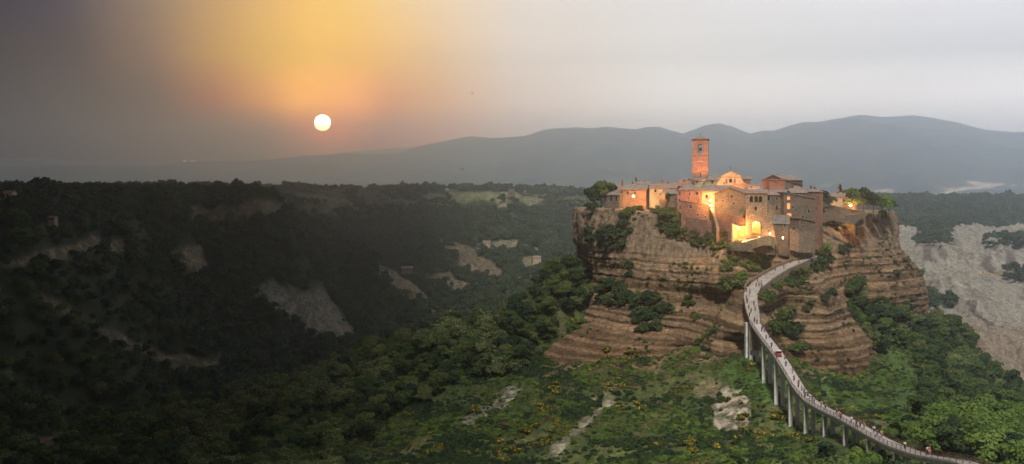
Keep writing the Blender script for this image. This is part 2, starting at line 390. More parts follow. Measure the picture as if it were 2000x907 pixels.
# ---- line of the footbridge and of the paved way above it (x, y, z, width)
BRIDGE = [(1885, 903), (1803, 889.5), (1748, 871), (1715, 855), (1680, 834.5), (1647, 816.5), (1609, 799), (1582, 782.5), (1562, 760.5), (1546, 733.5), (1522, 695), (1498.6, 665), (1475, 632)]
BR = [Vector((86, 86*F/(p-1000), (HY-q)/(p-1000)*86)) for p, q in BRIDGE]
BR = [Vector((86, 150, -45.)), Vector((86, 186, -48.7))]+BR
WAY = [(1475, 632, 380, 3.6), (1470, 610, 391, 4.6), (1465.5, 581, 408, 5.), (1472, 562, 420, 6.), (1497, 542.5, 431, 5.6), (1528.6, 524, 443, 5.), (1557.8, 512, 455, 4.6), (1578, 503, 463, 4.4), (1588, 500, 470, 4)]
WP = [(at(a, b_, c_), w_) for a, b_, c_, w_ in WAY]
def press(xa, ya, za, gap=.5, flank=1.6, seglist=None):
    lim = np.full(xa.shape, 1e9)
    for (p, wp), (q, wq) in seglist:
        dx, dy = q.x-p.x, q.y-p.y; t = np.clip(((xa-p.x)*dx+(ya-p.y)*dy)/(dx*dx+dy*dy), 0, 1)
        dd = np.hypot(xa-p.x-t*dx, ya-p.y-t*dy); zc = p.z+(q.z-p.z)*t; w = (wp+(wq-wp)*t)/2+1.
        lim = np.minimum(lim, zc-gap+np.maximum(dd-w, 0)*flank)
    return np.minimum(za, lim)
WSEG = list(zip(WP[:-1], WP[1:])); BSEG = [((p, 3.), (q, 3.)) for p, q in zip(BR[:-1], BR[1:])]
selp = (np.abs(X-95) < 60) & (Y > 100) & (Y < 500)
Z[selp] = press(X[selp], Y[selp], Z[selp], .5, 1.6, WSEG)
selp = (np.abs(X-86) < 25) & (Y > 160) & (Y < 382)
Z[selp] = press(X[selp], Y[selp], Z[selp], 3.4, .8, BSEG)
# ---- ground cover colours (albedo, linear)
def lerp(a, b, m): return a*(1-m[..., None])+np.array(b)*m[..., None]
n1 = fbm(X/35, Y/35, seed=31, octv=5); n2 = fbm(X/7, Y/7, seed=32, octv=4); n3 = fbm(X/2.5, Y/2.5, seed=33, octv=3)
C = np.zeros(X.shape+(3,)); C[:] = (.055, .08, .026)
C = lerp(C, (.12, .15, .045), sstep(-.1, .45, n1)); C = lerp(C, (.14, .12, .065), sstep(.05, .5, n2)*.6)
C = lerp(C, (.03, .045, .018), sstep(.1, .5, -n2)*.7)
C = lerp(C, (.16, .125, .08), sstep(.3, .6, n3)*.35)
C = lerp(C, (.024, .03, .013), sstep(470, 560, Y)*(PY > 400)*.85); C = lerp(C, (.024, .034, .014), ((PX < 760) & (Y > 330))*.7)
GREEN = zone([(1545, 655), (1600, 700), (1690, 735), (1760, 690), (1790, 760), (1800, 850), (1720, 850), (1640, 800), (1560, 720)], 330, 480, 10, 10)
C = lerp(C, (.06, .12, .028), GREEN*.8); 
G2 = np.maximum(zone([(1400, 720), (1470, 700), (1530, 790), (1500, 800), (1430, 770)], 300, 430, 8, 10), zone([(1400, 480), (1480, 480), (1540, 500), (1500, 530), (1440, 520)], 400, 500, 6, 6))
C = lerp(C, (.06, .125, .025), G2*.8)
G3 = zone([(1100, 860), (1180, 770), (1320, 720), (1330, 740), (1230, 800), (1120, 907), (1050, 907)], 250, 450, 12, 14); C = lerp(C, (.085, .105, .035), G3*.8)
G4 = zone([(700, 890), (800, 800), (930, 730), (1020, 690), (1040, 700), (960, 760), (850, 830), (740, 907)], 300, 460, 10, 12); C = lerp(C, (.055, .085, .03), G4*.7)
TAN, ROCK, BROWN = (.25, .19, .13), (.46, .41, .35), (.23, .15, .09)
def paint(col, poly, y0, y1, k=1., soft=4, warp=9):
    global C; m = zone(poly, y0, y1, soft, warp)*k; C = lerp(C, col, m); return m
bare = np.zeros(X.shape)
for col, poly, y0, y1, k, soft, warp in [
    (TAN, [(0, 520), (60, 500), (110, 486), (180, 468), (244, 470), (242, 490), (180, 492), (100, 518), (20, 524)], 500, 900, 1, 3, 10),
    (TAN, [(70, 580), (100, 586), (140, 604), (136, 620), (110, 610), (80, 596)], 480, 800, .9, 3, 8),
    (TAN, [(185, 634), (245, 660), (310, 690), (370, 703), (434, 708), (434, 738), (350, 724), (270, 690), (215, 672)], 480, 860, 1, 3, 10),
    ((.30, .16, .10), [(60, 872), (110, 850), (170, 860), (120, 890), (70, 895)], 380, 560, .7, 8, 12),
    (TAN, [(370, 408), (480, 402), (575, 410), (575, 432), (480, 442), (375, 438)], 800, 1250, .6, 4, 10),
    ((.27, .22, .15), [(335, 485), (395, 482), (405, 530), (372, 534), (350, 515)], 780, 1000, .9, 3, 8),
    ((.27, .24, .19), [(395, 545), (480, 575), (540, 560), (610, 568), (650, 610), (690, 650), (680, 672), (610, 665), (520, 650), (440, 610)], 820, 1100, .85, 8, 18),
    ((.34, .27, .19), [(385, 540), (395, 540), (470, 600), (540, 652), (530, 656), (450, 600)], 820, 1100, 1, 2, 3),
    (TAN, [(630, 610), (660, 620), (700, 655), (695, 670), (655, 645)], 840, 1100, .7, 4, 6),
    (TAN, [(720, 530), (740, 528), (800, 556), (850, 588), (885, 612), (850, 606), (780, 570)], 1000, 1250, .8, 4, 6),
    (TAN, [(855, 478), (890, 476), (950, 508), (1000, 545), (1012, 562), (960, 545), (890, 500)], 1350, 1800, .9, 3, 6),
    (TAN, [(880, 508), (920, 512), (980, 540), (1015, 560), (950, 548)], 1300, 1700, .9, 3, 6),
    ((.34, .25, .18), [(830, 534), (880, 540), (930, 572), (900, 574), (850, 556)], 1250, 1650, .9, 3, 6),
    ((.10, .13, .06), [(910, 545), (960, 540), (1000, 570), (960, 580)], 1250, 1700, .7, 5, 6),
    ((.30, .25, .17), [(930, 475), (1010, 472), (1090, 500), (1000, 492), (925, 490)], 1500, 2000, .8, 3, 6),
    ((.34, .28, .20), [(1000, 505), (1040, 505), (1060, 528), (1030, 530)], 1300, 1800, .8, 3, 5),
    ((.13, .17, .08), [(1000, 420), (1060, 450), (1120, 480), (1080, 480), (1010, 450)], 1600, 2300, .5, 6, 8),
    ((.33, .28, .22), [(960, 402), (1000, 402), (1010, 412), (975, 414)], 1900, 2400, .7, 2, 5),
    ((.30, .28, .16), [(560, 386), (700, 386), (720, 400), (650, 408), (580, 400)], 1200, 2700, .55, 4, 8),
    ((.22, .26, .13), [(580, 412), (690, 404), (700, 418), (640, 424), (575, 424)], 1200, 1700, .6, 4, 8),
    ((.31, .28, .18), [(800, 380), (960, 378), (1080, 388), (1060, 396), (820, 392)], 1700, 3000, .6, 3, 7),
    (TAN, [(0, 366), (40, 368), (60, 378), (0, 382)], 500, 900, .9, 3, 3),
    ((.40, .37, .31), [(900, 835), (930, 810), (950, 790), (1000, 762), (1018, 770), (980, 800), (940, 830), (912, 850)], 280, 470, .8, 5, 14),
    ((.42, .38, .30), [(1075, 890), (1110, 850), (1145, 815), (1190, 775), (1200, 780), (1160, 825), (1120, 865), (1085, 907)], 260, 430, .8, 4, 8),
    ((.40, .33, .24), [(1120, 800), (1150, 780), (1240, 740), (1290, 722), (1285, 730), (1200, 765)], 320, 450, .45, 4, 10),
    ((.50, .43, .35), [(1388, 782), (1420, 762), (1450, 765), (1468, 800), (1450, 835), (1410, 845), (1392, 815)], 280, 420, .95, 4, 9),
    ((.30, .24, .15), [(1350, 770), (1385, 745), (1410, 755), (1395, 790)], 280, 430, .7, 5, 8),
    (BROWN, [(1040, 735), (1150, 700), (1260, 680), (1320, 640), (1420, 640), (1440, 700), (1330, 715), (1200, 728), (1060, 745)], 380, 480, .75, 6, 14),
    (BROWN, [(940, 640), (1000, 620), (1000, 690), (960, 720), (900, 730), (930, 690)], 380, 520, .55, 6, 14),
    ((.34, .30, .26), [(470, 890), (520, 860), (570, 845), (590, 850), (540, 890), (490, 907)], 300, 480, .55, 5, 12),
    (BROWN, [(1500, 700), (1600, 735), (1700, 735), (1690, 755), (1600, 750), (1520, 720)], 380, 450, .5, 4, 8),
]:
    bare = np.maximum(bare, paint(col, poly, y0, y1, k, soft, warp)*(sum(col) > .5))
fine_ = fbm(X/1.6, Y/1.6, seed=181, octv=3); strk = fbm((X-Y*.2)/2.4, Y/14, seed=182, octv=4)
C = C*(1+.55*fine_+.5*strk)[..., None]; C = lerp(C, (.05, .06, .025), sstep(.08, .4, fbm(X/3.5, Y/3.5, seed=183, octv=4))*bare*.8); C = np.clip(C, .008, .6)
# badlands clay, gully shade put into its crease colour, with green pockets
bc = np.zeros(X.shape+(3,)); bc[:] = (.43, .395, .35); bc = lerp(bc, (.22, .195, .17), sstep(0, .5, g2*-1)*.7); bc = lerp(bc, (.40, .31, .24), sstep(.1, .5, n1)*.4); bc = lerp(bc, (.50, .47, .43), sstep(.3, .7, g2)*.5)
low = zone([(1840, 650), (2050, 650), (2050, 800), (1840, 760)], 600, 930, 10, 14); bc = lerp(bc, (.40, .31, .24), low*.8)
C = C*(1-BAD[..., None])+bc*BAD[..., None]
for col, poly, y0, y1, k in [
    ((.06, .09, .05), [(1785, 462), (1830, 448), (1858, 452), (1850, 478), (1805, 480)], 1300, 1800, 1),
    ((.06, .09, .05), [(1920, 478), (1980, 464), (2050, 460), (2050, 482), (1960, 482)], 1200, 1900, 1),
    ((.05, .08, .04), [(1960, 540), (2010, 534), (2050, 540), (2050, 552), (1985, 550)], 980, 1300, 1),
    ((.05, .08, .04), [(1812, 592), (1835, 582), (1868, 588), (1864, 600), (1820, 602)], 900, 1200, 1),
    ((.16, .12, .11), [(1915, 520), (1935, 505), (1945, 535), (1925, 545)], 1000, 1300, .8),
    ((.16, .12, .11), [(1960, 505), (1980, 505), (2000, 545), (1975, 535)], 1000, 1300, .8),
    ((.16, .12, .11), [(1798, 490), (1815, 485), (1820, 505), (1803, 510)], 1100, 1500, .8),
    ((.15, .11, .10), [(1885, 590), (1900, 590), (1925, 630), (1965, 645), (1960, 652), (1915, 645)], 850, 1100, .8),
    ((.45, .34, .20), [(1915, 540), (1945, 532), (1970, 540), (1950, 552), (1925, 550)], 980, 1200, .8),
]: paint(col, poly, y0, y1, k, 2, 6)
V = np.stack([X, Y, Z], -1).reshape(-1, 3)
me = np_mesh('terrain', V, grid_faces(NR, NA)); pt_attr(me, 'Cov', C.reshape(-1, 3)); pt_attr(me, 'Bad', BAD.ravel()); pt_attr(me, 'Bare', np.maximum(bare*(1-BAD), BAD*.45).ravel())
mt, nt, bs = new_mat('ground_cover')
at_ = nd(nt, 'ShaderNodeAttribute', attribute_name='Cov'); co = objco(nt)
na = noise_node(nt, co, .9, 6, .75); nb = noise_node(nt, co, .08, 5, .7)
r1 = ramp(nt, na.outputs[0], [(.36, (.38, .42, .36)), (.5, (1, 1, 1)), (.64, (1.6, 1.5, 1.3))])
c = mixc(nt, .8, at_.outputs['Color'], r1.outputs[0], 'MULTIPLY')
r2 = ramp(nt, nb.outputs[0], [(.3, (.7, .72, .7)), (.7, (1.25, 1.2, 1.15))]); c = mixc(nt, .7, c, r2.outputs[0], 'MULTIPLY')
ab = nd(nt, 'ShaderNodeAttribute', attribute_name='Bare'); abd = nd(nt, 'ShaderNodeAttribute', attribute_name='Bad')
nv = noise_node(nt, co, .16, 9, .72, .4); sv = ramp(nt, nv.outputs[0], [(.47, (0, 0, 0)), (.56, (1, 1, 1))])
c = mixc(nt, mth(nt, 'MULTIPLY', sv.outputs[0], mth(nt, 'MULTIPLY', ab.outputs['Fac'], .85)), c, (.045, .048, .026))
mpx = nd(nt, 'ShaderNodeMapping'); mpx.inputs['Rotation'].default_value = (0, 0, .22); mpx.inputs['Scale'].default_value = (.16, .018, .05); nt.links.new(co, mpx.inputs[0])
ng_ = noise_node(nt, mpx.outputs[0], 1., 8, .68, .6)
rg = ramp(nt, ng_.outputs[0], [(.36, (.55, .53, .51)), (.46, (1.05, 1.05, 1.05)), (.52, (.8, .78, .76)), (.6, (1.15, 1.15, 1.15))])
c = mixc(nt, mth(nt, 'MULTIPLY', mth(nt, 'MAXIMUM', ab.outputs['Fac'], abd.outputs['Fac']), .8), c, mixc(nt, 1., c, rg.outputs[0], 'MULTIPLY'))
nt.links.new(c, bs.inputs['Base Color'])
hgt = mth(nt, 'ADD', mth(nt, 'MULTIPLY', na.outputs[0], .5), mth(nt, 'MULTIPLY', ng_.outputs[0], mth(nt, 'MULTIPLY', abd.outputs['Fac'], 7.)))
bump(nt, bs, hgt, 1., 1.2)
terrain = tag(link('terrain', me, mt), 'wooded slopes, plateau and pale eroded clay valley around the village rock', 'terrain', kind='structure')

# ------------------------------------------------------------------ HILLS far behind
def mountains(name, prof, py0, Yc, Y0, Y1, seed, label, nA=700, nR=220):
    pr = np.array(prof, float); s = np.linspace(-700, 2700, nA); Yv = np.linspace(Y0, Y1, nR)
    Yg, S = np.meshgrid(Yv, s, indexing='ij'); x = (S-1000)/F*Yg
    crest = np.interp(s, pr[:, 0], pr[:, 1])[None]
    hz = (HY-crest)/F*Yc
    base = (HY-py0)/F*Yc
    t = np.clip((Yg-Y0)/(Yc-Y0), 0, 1); 
    foot = sstep(0, .55, t)*.28; up = sstep(.35, 1., t)**1.3*.72
    n = fbm(x/900, Yg/900, seed=seed, octv=5, ridged=True); 
    rise = foot+up
    z = base+(hz-base)*rise
    z += n*(hz-base)*.13*sstep(0, .4, t)*(1-sstep(.8, 1, t)*.93)
    z += fbm(x/260, Yg/260, seed=seed+5, octv=4)*(22*(1-sstep(.8, 1, t)*.8))
    z = np.where(Yg > Yc, z-(Yg-Yc)*.25, z)
    # never lift anything in front above the crest line
    lim = (HY-crest-1)/F*Yg; z = np.where(Yg < Yc*.985, np.minimum(z, lim), z)
    me = np_mesh(name, np.stack([x, Yg, z], -1).reshape(-1, 3), grid_faces(nR, nA))
    px, py = to_px(x, Yg, z); nn = fbm(x/500, Yg/500, seed=seed+9, octv=4)
    field = sstep(.15, .35, nn)*sstep(346, 366, py)*sstep(1000, 1500, px)
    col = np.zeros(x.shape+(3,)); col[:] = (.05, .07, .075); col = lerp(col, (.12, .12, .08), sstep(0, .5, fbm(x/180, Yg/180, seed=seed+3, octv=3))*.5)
    col = lerp(col, (.42, .36, .28), field*.8)
    for poly in ([(1790, 381), (1830, 378), (1860, 368), (1940, 358), (1942, 363), (1870, 374), (1830, 386)], [(1840, 384), (1900, 388), (1990, 392), (1990, 397), (1880, 395)], [(1880, 352), (1920, 356), (1990, 360), (1900, 362)], [(1690, 372), (1740, 368), (1740, 373), (1700, 376)]):
        m = poly_mask(px+nn*10, py+nn*3, poly, 1.5); col = lerp(col, (.62, .50, .38), m)
    pt_attr(me, 'Cov', col.reshape(-1, 3))
    return tag(link(name, me, mh), label, 'hills', kind='structure')
mh, nt, bs = new_mat('hill_cover'); a = nd(nt, 'ShaderNodeAttribute', attribute_name='Cov'); nt.links.new(a.outputs['Color'], bs.inputs['Base Color'])
mountains('hills', [(-700, 318), (0, 326), (100, 324), (200, 325), (300, 324), (350, 317), (400, 315), (480, 315), (540, 311), (600, 306), (680, 300), (720, 303), (780, 300), (820, 286), (870, 277), (920, 268), (960, 270), (1000, 268), (1030, 266), (1060, 256), (1080, 253), (1130, 251), (1160, 253), (1180, 250), (1240, 255), (1262, 250), (1285, 249), (1310, 256), (1335, 262), (1350, 256), (1375, 247), (1405, 243), (1430, 250), (1465, 263), (1490, 256), (1510, 257), (1540, 248), (1570, 241), (1600, 241), (1640, 234), (1680, 226), (1720, 231), (1780, 228), (1815, 232), (1870, 242), (1900, 250), (1930, 257), (1970, 261), (2000, 261), (2100, 268), (2700, 290)], 430, 11000, 3250, 12500, 51, 'blue hazy mountain range behind the village')
mountains('hills', [(-700, 300), (0, 310), (60, 309), (150, 316), (200, 315), (330, 319), (450, 316), (560, 312), (640, 303), (700, 296), (760, 291), (800, 288), (830, 291), (900, 300), (1000, 330), (2700, 360)], 360, 13800, 12500, 14500, 77, 'faint farther ridge beyond the mountains, under the sun', 500, 60)
# ------------------------------------------------------------------ THE ROCK under the village (lofted cliff)
CX, CY = 112., 550.
CL = """
1130 408 552;1127 430 550;1125 460 548;1140 492 540;1152 530 528;1150 575 518;1160 405 512;1200 408 496;1260 414 486;1320 425 480;1160 440 508;1200 450 492;1260 455 482;1150 480 514;1200 482 489;1300 490 472;1380 500 458;1360 460 470;1420 482 458
1170 560 500;1250 560 470;1350 570 452;1400 560 439;1435 590 425;1445 620 408;1440 670 404;1452 575 420;1400 620 426;1130 630 490;1250 630 460;1320 650 444;1050 700 462;1150 690 450;1250 675 446;1350 690 432;1430 700 400;1000 720 462;1100 740 438;1200 730 436
1470 478 450;1520 485 458;1560 492 470;1500 520 450;1550 530 450;1475 600 402;1465 640 394;1500 600 420;1540 565 436;1600 560 444;1620 600 442;1580 640 430;1520 640 424;1560 700 424;1650 680 430;1690 725 430;1640 725 424;1680 692 434;1500 700 412;1640 620 450;1692 612 502;1704 650 488;1668 588 494
1560 470 478;1600 440 500;1650 432 512;1700 428 525;1745 418 556;1748 470 556;1744 490 552;1640 480 498;1640 540 490;1700 480 514;1700 540 508;1760 498 550;1800 540 552;1812 590 550;1740 570 512;1780 600 524;1800 640 538;1720 570 504;1818 640 545;1600 500 480;1600 530 466
"""
P2, R2 = [], []
for line in CL.strip().split('\n'):
    for q in line.split(';'):
        px, py, YY = map(float, q.split()); p = at(px, py, YY)
        dx, dy = p.x-CX, p.y-CY; P2.append((math.atan2(dx, -dy), p.z)); R2.append(math.hypot(dx, dy))
for th in (2.0, 2.5, 3.0, -2.0, -2.5, -3.0):
    for z in (0, -30, -60, -110): P2.append((th, z)); R2.append({2.0: 80, 2.5: 90, 3.0: 92, -2.0: 80, -2.5: 92, -3.0: 92}[th]+(-z)*(.35 if th > 0 else .12))
for z, r_ in ((0, 77), (-15, 77), (-30, 77.5), (-50, 80), (-75, 84), (-112, 92)): P2.append((-1.62, z)); R2.append(r_); P2.append((-1.8, z)); R2.append(r_-1)
for th in np.linspace(-1.3, 1.6, 8): P2.append((th, -115)); R2.append(172-20*abs(th)/1.6)
P2 = np.array(P2)
def wrapP(th, z): return np.stack([np.cos(th)*1.6, np.sin(th)*1.6, np.asarray(z)/34.], -1)
rc = RBF(wrapP(P2[:, 0], P2[:, 1]), np.array(R2)/10., 2e-3, .12)
NT, NZ = 1700, 250
th = np.linspace(-math.pi, math.pi, NT, endpoint=False)
def ztop_f(px, thv):
    return np.interp(px, [1100, 1130, 1180, 1260, 1330, 1400, 1440, 1520, 1560, 1600, 1650, 1745, 1800], [-4.5, -4.5, -4, -5.5, -8, -12, -17, -17.5, -17, -9, -7, -6.5, -6.5])
# rim height per bearing: front rim low by the gate
t_front = np.array([[-math.pi, -6], [-1.7, -4.6], [-1.35, -4.5], [-1.0, -4.5], [-.75, -5.5], [-.5, -8], [-.35, -12], [-.2, -17.3], [.0, -18], [.18, -18], [.32, -17], [.5, -11], [.7, -8.6], [1.0, -7.2], [1.4, -6.6], [1.8, -6], [math.pi, -6]])
ztop = np.interp(th, t_front[:, 0], t_front[:, 1]) + vnoise(th*22, th*0, seed=5)*.7
k = np.linspace(0, 1, NZ)
TH, K = np.meshgrid(th, k, indexing='xy')         # rows = K
ZZ = ztop[None]*(1-K)+(-112)*K
RR = np.maximum(rc(wrapP(TH.ravel(), ZZ.ravel())).reshape(TH.shape)*10, 20)
sx, sy = np.sin(TH)*110, -np.cos(TH)*110
warp = fbm(sx/30, sy/30, ZZ/30, seed=61, octv=3)
zw = ZZ+warp*1.2
up = sstep(-27, -21, zw); lo = 1-up                        # upper columnar tuff, lower bands
# right side keeps columns down to the terrace
RR += fbm(sx/13, sy/13, ZZ/22, seed=62, octv=5)*2.6
flute = fbm(sx/3.2, sy/3.2, ZZ/26, seed=63, octv=4, ridged=True); RR += up*flute*1.5
cleft = fbm(sx/9, sy/9, ZZ/60, seed=68, octv=2, ridged=True); RR -= up*sstep(.62, .95, cleft)*2.6
band = fbm(zw*0+1.7, zw/1.9, zw*0, seed=64, octv=4)+.35*fbm(sx/16, sy/16, zw/1.1, seed=65, octv=3)
band2 = np.round(fbm(zw*0+5.1, zw/4.2, zw*0, seed=66, octv=2)*4)/4
lay = zw/.95+fbm(sx/40, sy/40, seed=71, octv=2)*1.2; li = np.floor(lay); lf = lay-li
hard = _hash(li.astype(np.int64), li.astype(np.int64)*0+3, li.astype(np.int64)*0, 72); hard2 = _hash(li.astype(np.int64)+1, li.astype(np.int64)*0+3, li.astype(np.int64)*0, 72)
hd = hard+(hard2-hard)*sstep(.72, 1., lf)
hv = .45+.55*fbm(sx/12, sy/12, zw/3, seed=74, octv=3)
RR += lo*(hd-.5)*1.35*np.clip(hv, .05, 1)+fbm(sx/4.5, sy/4.5, zw/2.2, seed=75, octv=4)*.9
crack = fbm(sx/5, sy/5, ZZ/40, seed=73, octv=3, ridged=True); RR -= sstep(.6, .9, crack)*1.3*(.4+.6*lo)
RR += lo*(band*.35+band2*.35)+fbm(sx/8, sy/8, ZZ/7, seed=76, octv=5)*1.3+.45*fbm(sx/2.2, sy/2.2, ZZ/1.5, seed=67, octv=3)
RR += lo*fbm(sx/6, sy/6, ZZ/14, seed=69, octv=3, ridged=True)*.9
x = CX+np.sin(TH)*RR; y = CY-np.cos(TH)*RR
selp = (np.abs(x-110) < 60) & (y < 500); zp = ZZ.copy()
zp[selp] = press(x[selp], y[selp], ZZ[selp], .5, 2.2, WSEG); ZZr = ZZ; ZZ = zp
# cap
rings = []
for f in np.linspace(.97, .03, 40):
    xx = CX+np.sin(th)*RR[0]*f; yy = CY-np.cos(th)*RR[0]*f
    inner = np.interp(np.clip((1-f)/.55, 0, 1), [0, 1], [0, 1])
    zz = ztop*(1-inner)+(-4.5)*inner+fbm(xx/8, yy/8, seed=70, octv=3)*.4
    rings.append(np.stack([xx, yy, zz], -1))
cap = np.stack(rings[::-1]); V = np.concatenate([cap.reshape(-1, 3), np.stack([x, y, ZZ], -1).reshape(-1, 3)])
me = np_mesh('cliff', V, grid_faces(40+NZ, NT, True))
vg = np.concatenate([np.zeros(cap.shape[0]*NT)+.5, hd.ravel()]); pt_attr(me, 'Band', vg)
mc, nt, bs = new_mat('cliff_tuff'); co = objco(nt); geo = nt.nodes.new('ShaderNodeNewGeometry')
sepc = nt.nodes.new('ShaderNodeSeparateXYZ'); nt.links.new(co, sepc.inputs[0])
nw = noise_node(nt, co, .035, 4, .6); zz = mth(nt, 'ADD', sepc.outputs[2], mth(nt, 'MULTIPLY', nw.outputs[0], 9.))
cmb = nt.nodes.new('ShaderNodeCombineXYZ'); nt.links.new(mth(nt, 'MULTIPLY', sepc.outputs[0], .05), cmb.inputs[0]); nt.links.new(mth(nt, 'MULTIPLY', sepc.outputs[1], .05), cmb.inputs[1]); nt.links.new(zz, cmb.inputs[2])
ns = noise_node(nt, cmb.outputs[0], .62, 9, .78); nf = noise_node(nt, co, .6, 8, .75); nl = noise_node(nt, co, .06, 5, .7)
strata = ramp(nt, ns.outputs[0], [(.30, (.05, .035, .025)), (.40, (.24, .155, .095)), (.455, (.09, .06, .04)), (.49, (.36, .245, .15)), (.525, (.12, .085, .06)), (.57, (.42, .30, .19)), (.61, (.16, .115, .08)), (.67, (.38, .28, .19)), (.78, (.2, .155, .115))])
mpu = nd(nt, 'ShaderNodeMapping'); mpu.inputs['Scale'].default_value = (1, 1, .12); nt.links.new(co, mpu.inputs[0]); nu = noise_node(nt, mpu.outputs[0], .35, 8, .75)
upper = ramp(nt, nu.outputs[0], [(.28, (.07, .05, .038)), (.45, (.20, .145, .10)), (.55, (.33, .235, .155)), (.7, (.24, .20, .16))])
fu = nt.nodes.new('ShaderNodeMapRange'); fu.inputs[1].default_value = -24; fu.inputs[2].default_value = -18; nt.links.new(zz, fu.inputs[0])
abn = nd(nt, 'ShaderNodeAttribute', attribute_name='Band'); lc = ramp(nt, abn.outputs['Fac'], [(0., (.30, .27, .25)), (.3, (.62, .55, .48)), (.55, (1.05, 1., .95)), (.8, (1.35, 1.3, 1.2)), (1., (1.5, 1.4, 1.25))])
strc = mixc(nt, .85, strata.outputs[0], lc.outputs[0], 'MULTIPLY')
vk = ramp(nt, nu.outputs[0], [(.36, (.42, .42, .42)), (.47, (1, 1, 1)), (.6, (1.15, 1.15, 1.12))]); strc = mixc(nt, .8, strc, vk.outputs[0], 'MULTIPLY')
c = mixc(nt, fu.outputs[0], strc, upper.outputs[0]); c = mixc(nt, 1., c, (.84, .85, .83), 'MULTIPLY')
fl = nt.nodes.new('ShaderNodeMapRange'); fl.inputs[1].default_value = -42; fl.inputs[2].default_value = -60; nt.links.new(zz, fl.inputs[0])
c = mixc(nt, mth(nt, 'MULTIPLY', fl.outputs[0], .22), c, mixc(nt, 1., c, (1.05, .72, .56), 'MULTIPLY'))
gr = ramp(nt, nf.outputs[0], [(.3, (.55, .55, .55)), (.5, (1, 1, 1)), (.7, (1.5, 1.45, 1.4))]); c = mixc(nt, .75, c, gr.outputs[0], 'MULTIPLY')
sn = nt.nodes.new('ShaderNodeSeparateXYZ'); nt.links.new(geo.outputs['Normal'], sn.inputs[0])
nz = mth(nt, 'ADD', sn.outputs[2], mth(nt, 'MULTIPLY', nl.outputs[0], .9)); gm = ramp(nt, nz, [(1.12, (0, 0, 0)), (1.3, (1, 1, 1))])
moss = ramp(nt, nf.outputs[0], [(.35, (.035, .05, .018)), (.55, (.085, .10, .035)), (.7, (.15, .13, .06))])
c = mixc(nt, gm.outputs[0], c, moss.outputs[0])
nt.links.new(c, bs.inputs['Base Color'])
hb = mth(nt, 'ADD', mth(nt, 'MULTIPLY', ns.outputs[0], 1.4), nf.outputs[0]); bump(nt, bs, hb, 1., .9)
cliff = tag(link('cliff', me, mc), 'banded tuff rock carrying the village, sheer at the top', 'cliff', kind='structure')

dg = bpy.context.evaluated_depsgraph_get()
bvT = BVHTree.FromObject(terrain, dg); bvC = BVHTree.FromObject(cliff, dg)
def hit(px, py):
    """ground or rock seen along a sight line of the photograph: its world point"""
    d = Vector(((px-1000)/F, 1, (HY-py)/F)).normalized(); best = None
    for b in (bvT, bvC):
        p, n, i, dist = b.ray_cast(Vector((0, 0, 0)), d)
        if p is not None and (best is None or dist < best[2]): best = (p, n, dist, b is bvC)
    return best
def ground_z(x, y):
    zs = [-1e9]
    for b in (bvT, bvC):
        p, n, i, dist = b.ray_cast(Vector((x, y, 400)), Vector((0, 0, -1)))
        if p is not None: zs.append(p.z)
    return max(zs)
# ------------------------------------------------------------------ VILLAGE
class Frame:
    """ground plan of a house: its front wall runs between two points, x along it, y to the back"""
    def __init__(s, pl, Yl, pr, Yr, yb):
        A = Vector(((pl-1000)/F*Yl, Yl)); B = Vector(((pr-1000)/F*Yr, Yr)); s.A = A; s.w = (B-A).length
        s.u = (B-A)/s.w; s.rz = math.atan2(s.u.y, s.u.x); s.zb = (HY-yb)/F*min(Yl, Yr)
    def P(s, px, py):
        """front-wall coordinates (x, z) of a sight line"""
        k = (px-1000)/F; n = Vector((-s.u.y, s.u.x))
        Yp = s.A.dot(n)/(k*n.x+n.y); p = Vector((k*Yp, Yp)); return (p-s.A).dot(s.u), (HY-py)/F*Yp-s.zb
    def back(s, x, y): return s.A+s.u*x+Vector((-s.u.y, s.u.x))*y
    def empty(s, name): return empty(name, (s.A.x, s.A.y, s.zb), s.rz)
def window(parent, x, z, w, h, y=0., lit=False, shut=False, arched=False, axis=0, name='window'):
    """surround standing a hand proud of the wall, pane set back in it"""
    f = MB(); t = .16
    if arched: out = arch(x, z-t, w+2*t, h+2*t); inn = arch(x, z, w, h)
    else: out = [(x-w/2-t, z-t), (x+w/2+t, z-t), (x+w/2+t, z+h+t), (x-w/2-t, z+h+t)]; inn = [(x-w/2, z), (x+w/2, z), (x+w/2, z+h), (x-w/2, z+h)]
    f.prism(out, y-.09, y+.03, [inn]); f.box(x-w/2-.25, x+w/2+.25, y-.2, y-.092, z-t-.08, z-t+.02)
    g = MB(); g.prism(inn, y-.045, y-.02)
    if axis:
        for b in (f, g): b.v = [(parent_w(parent)-v[1], v[0], v[2]) if axis > 0 else (v[1], v[0], v[2]) for v in b.v]
    fo = f.build(name, M['trim'], parent); g.build('pane', M['lit'] if lit else (M['shutter'] if shut else M['glass']), fo); return fo
def parent_w(p): return p.get('_w', 0.)
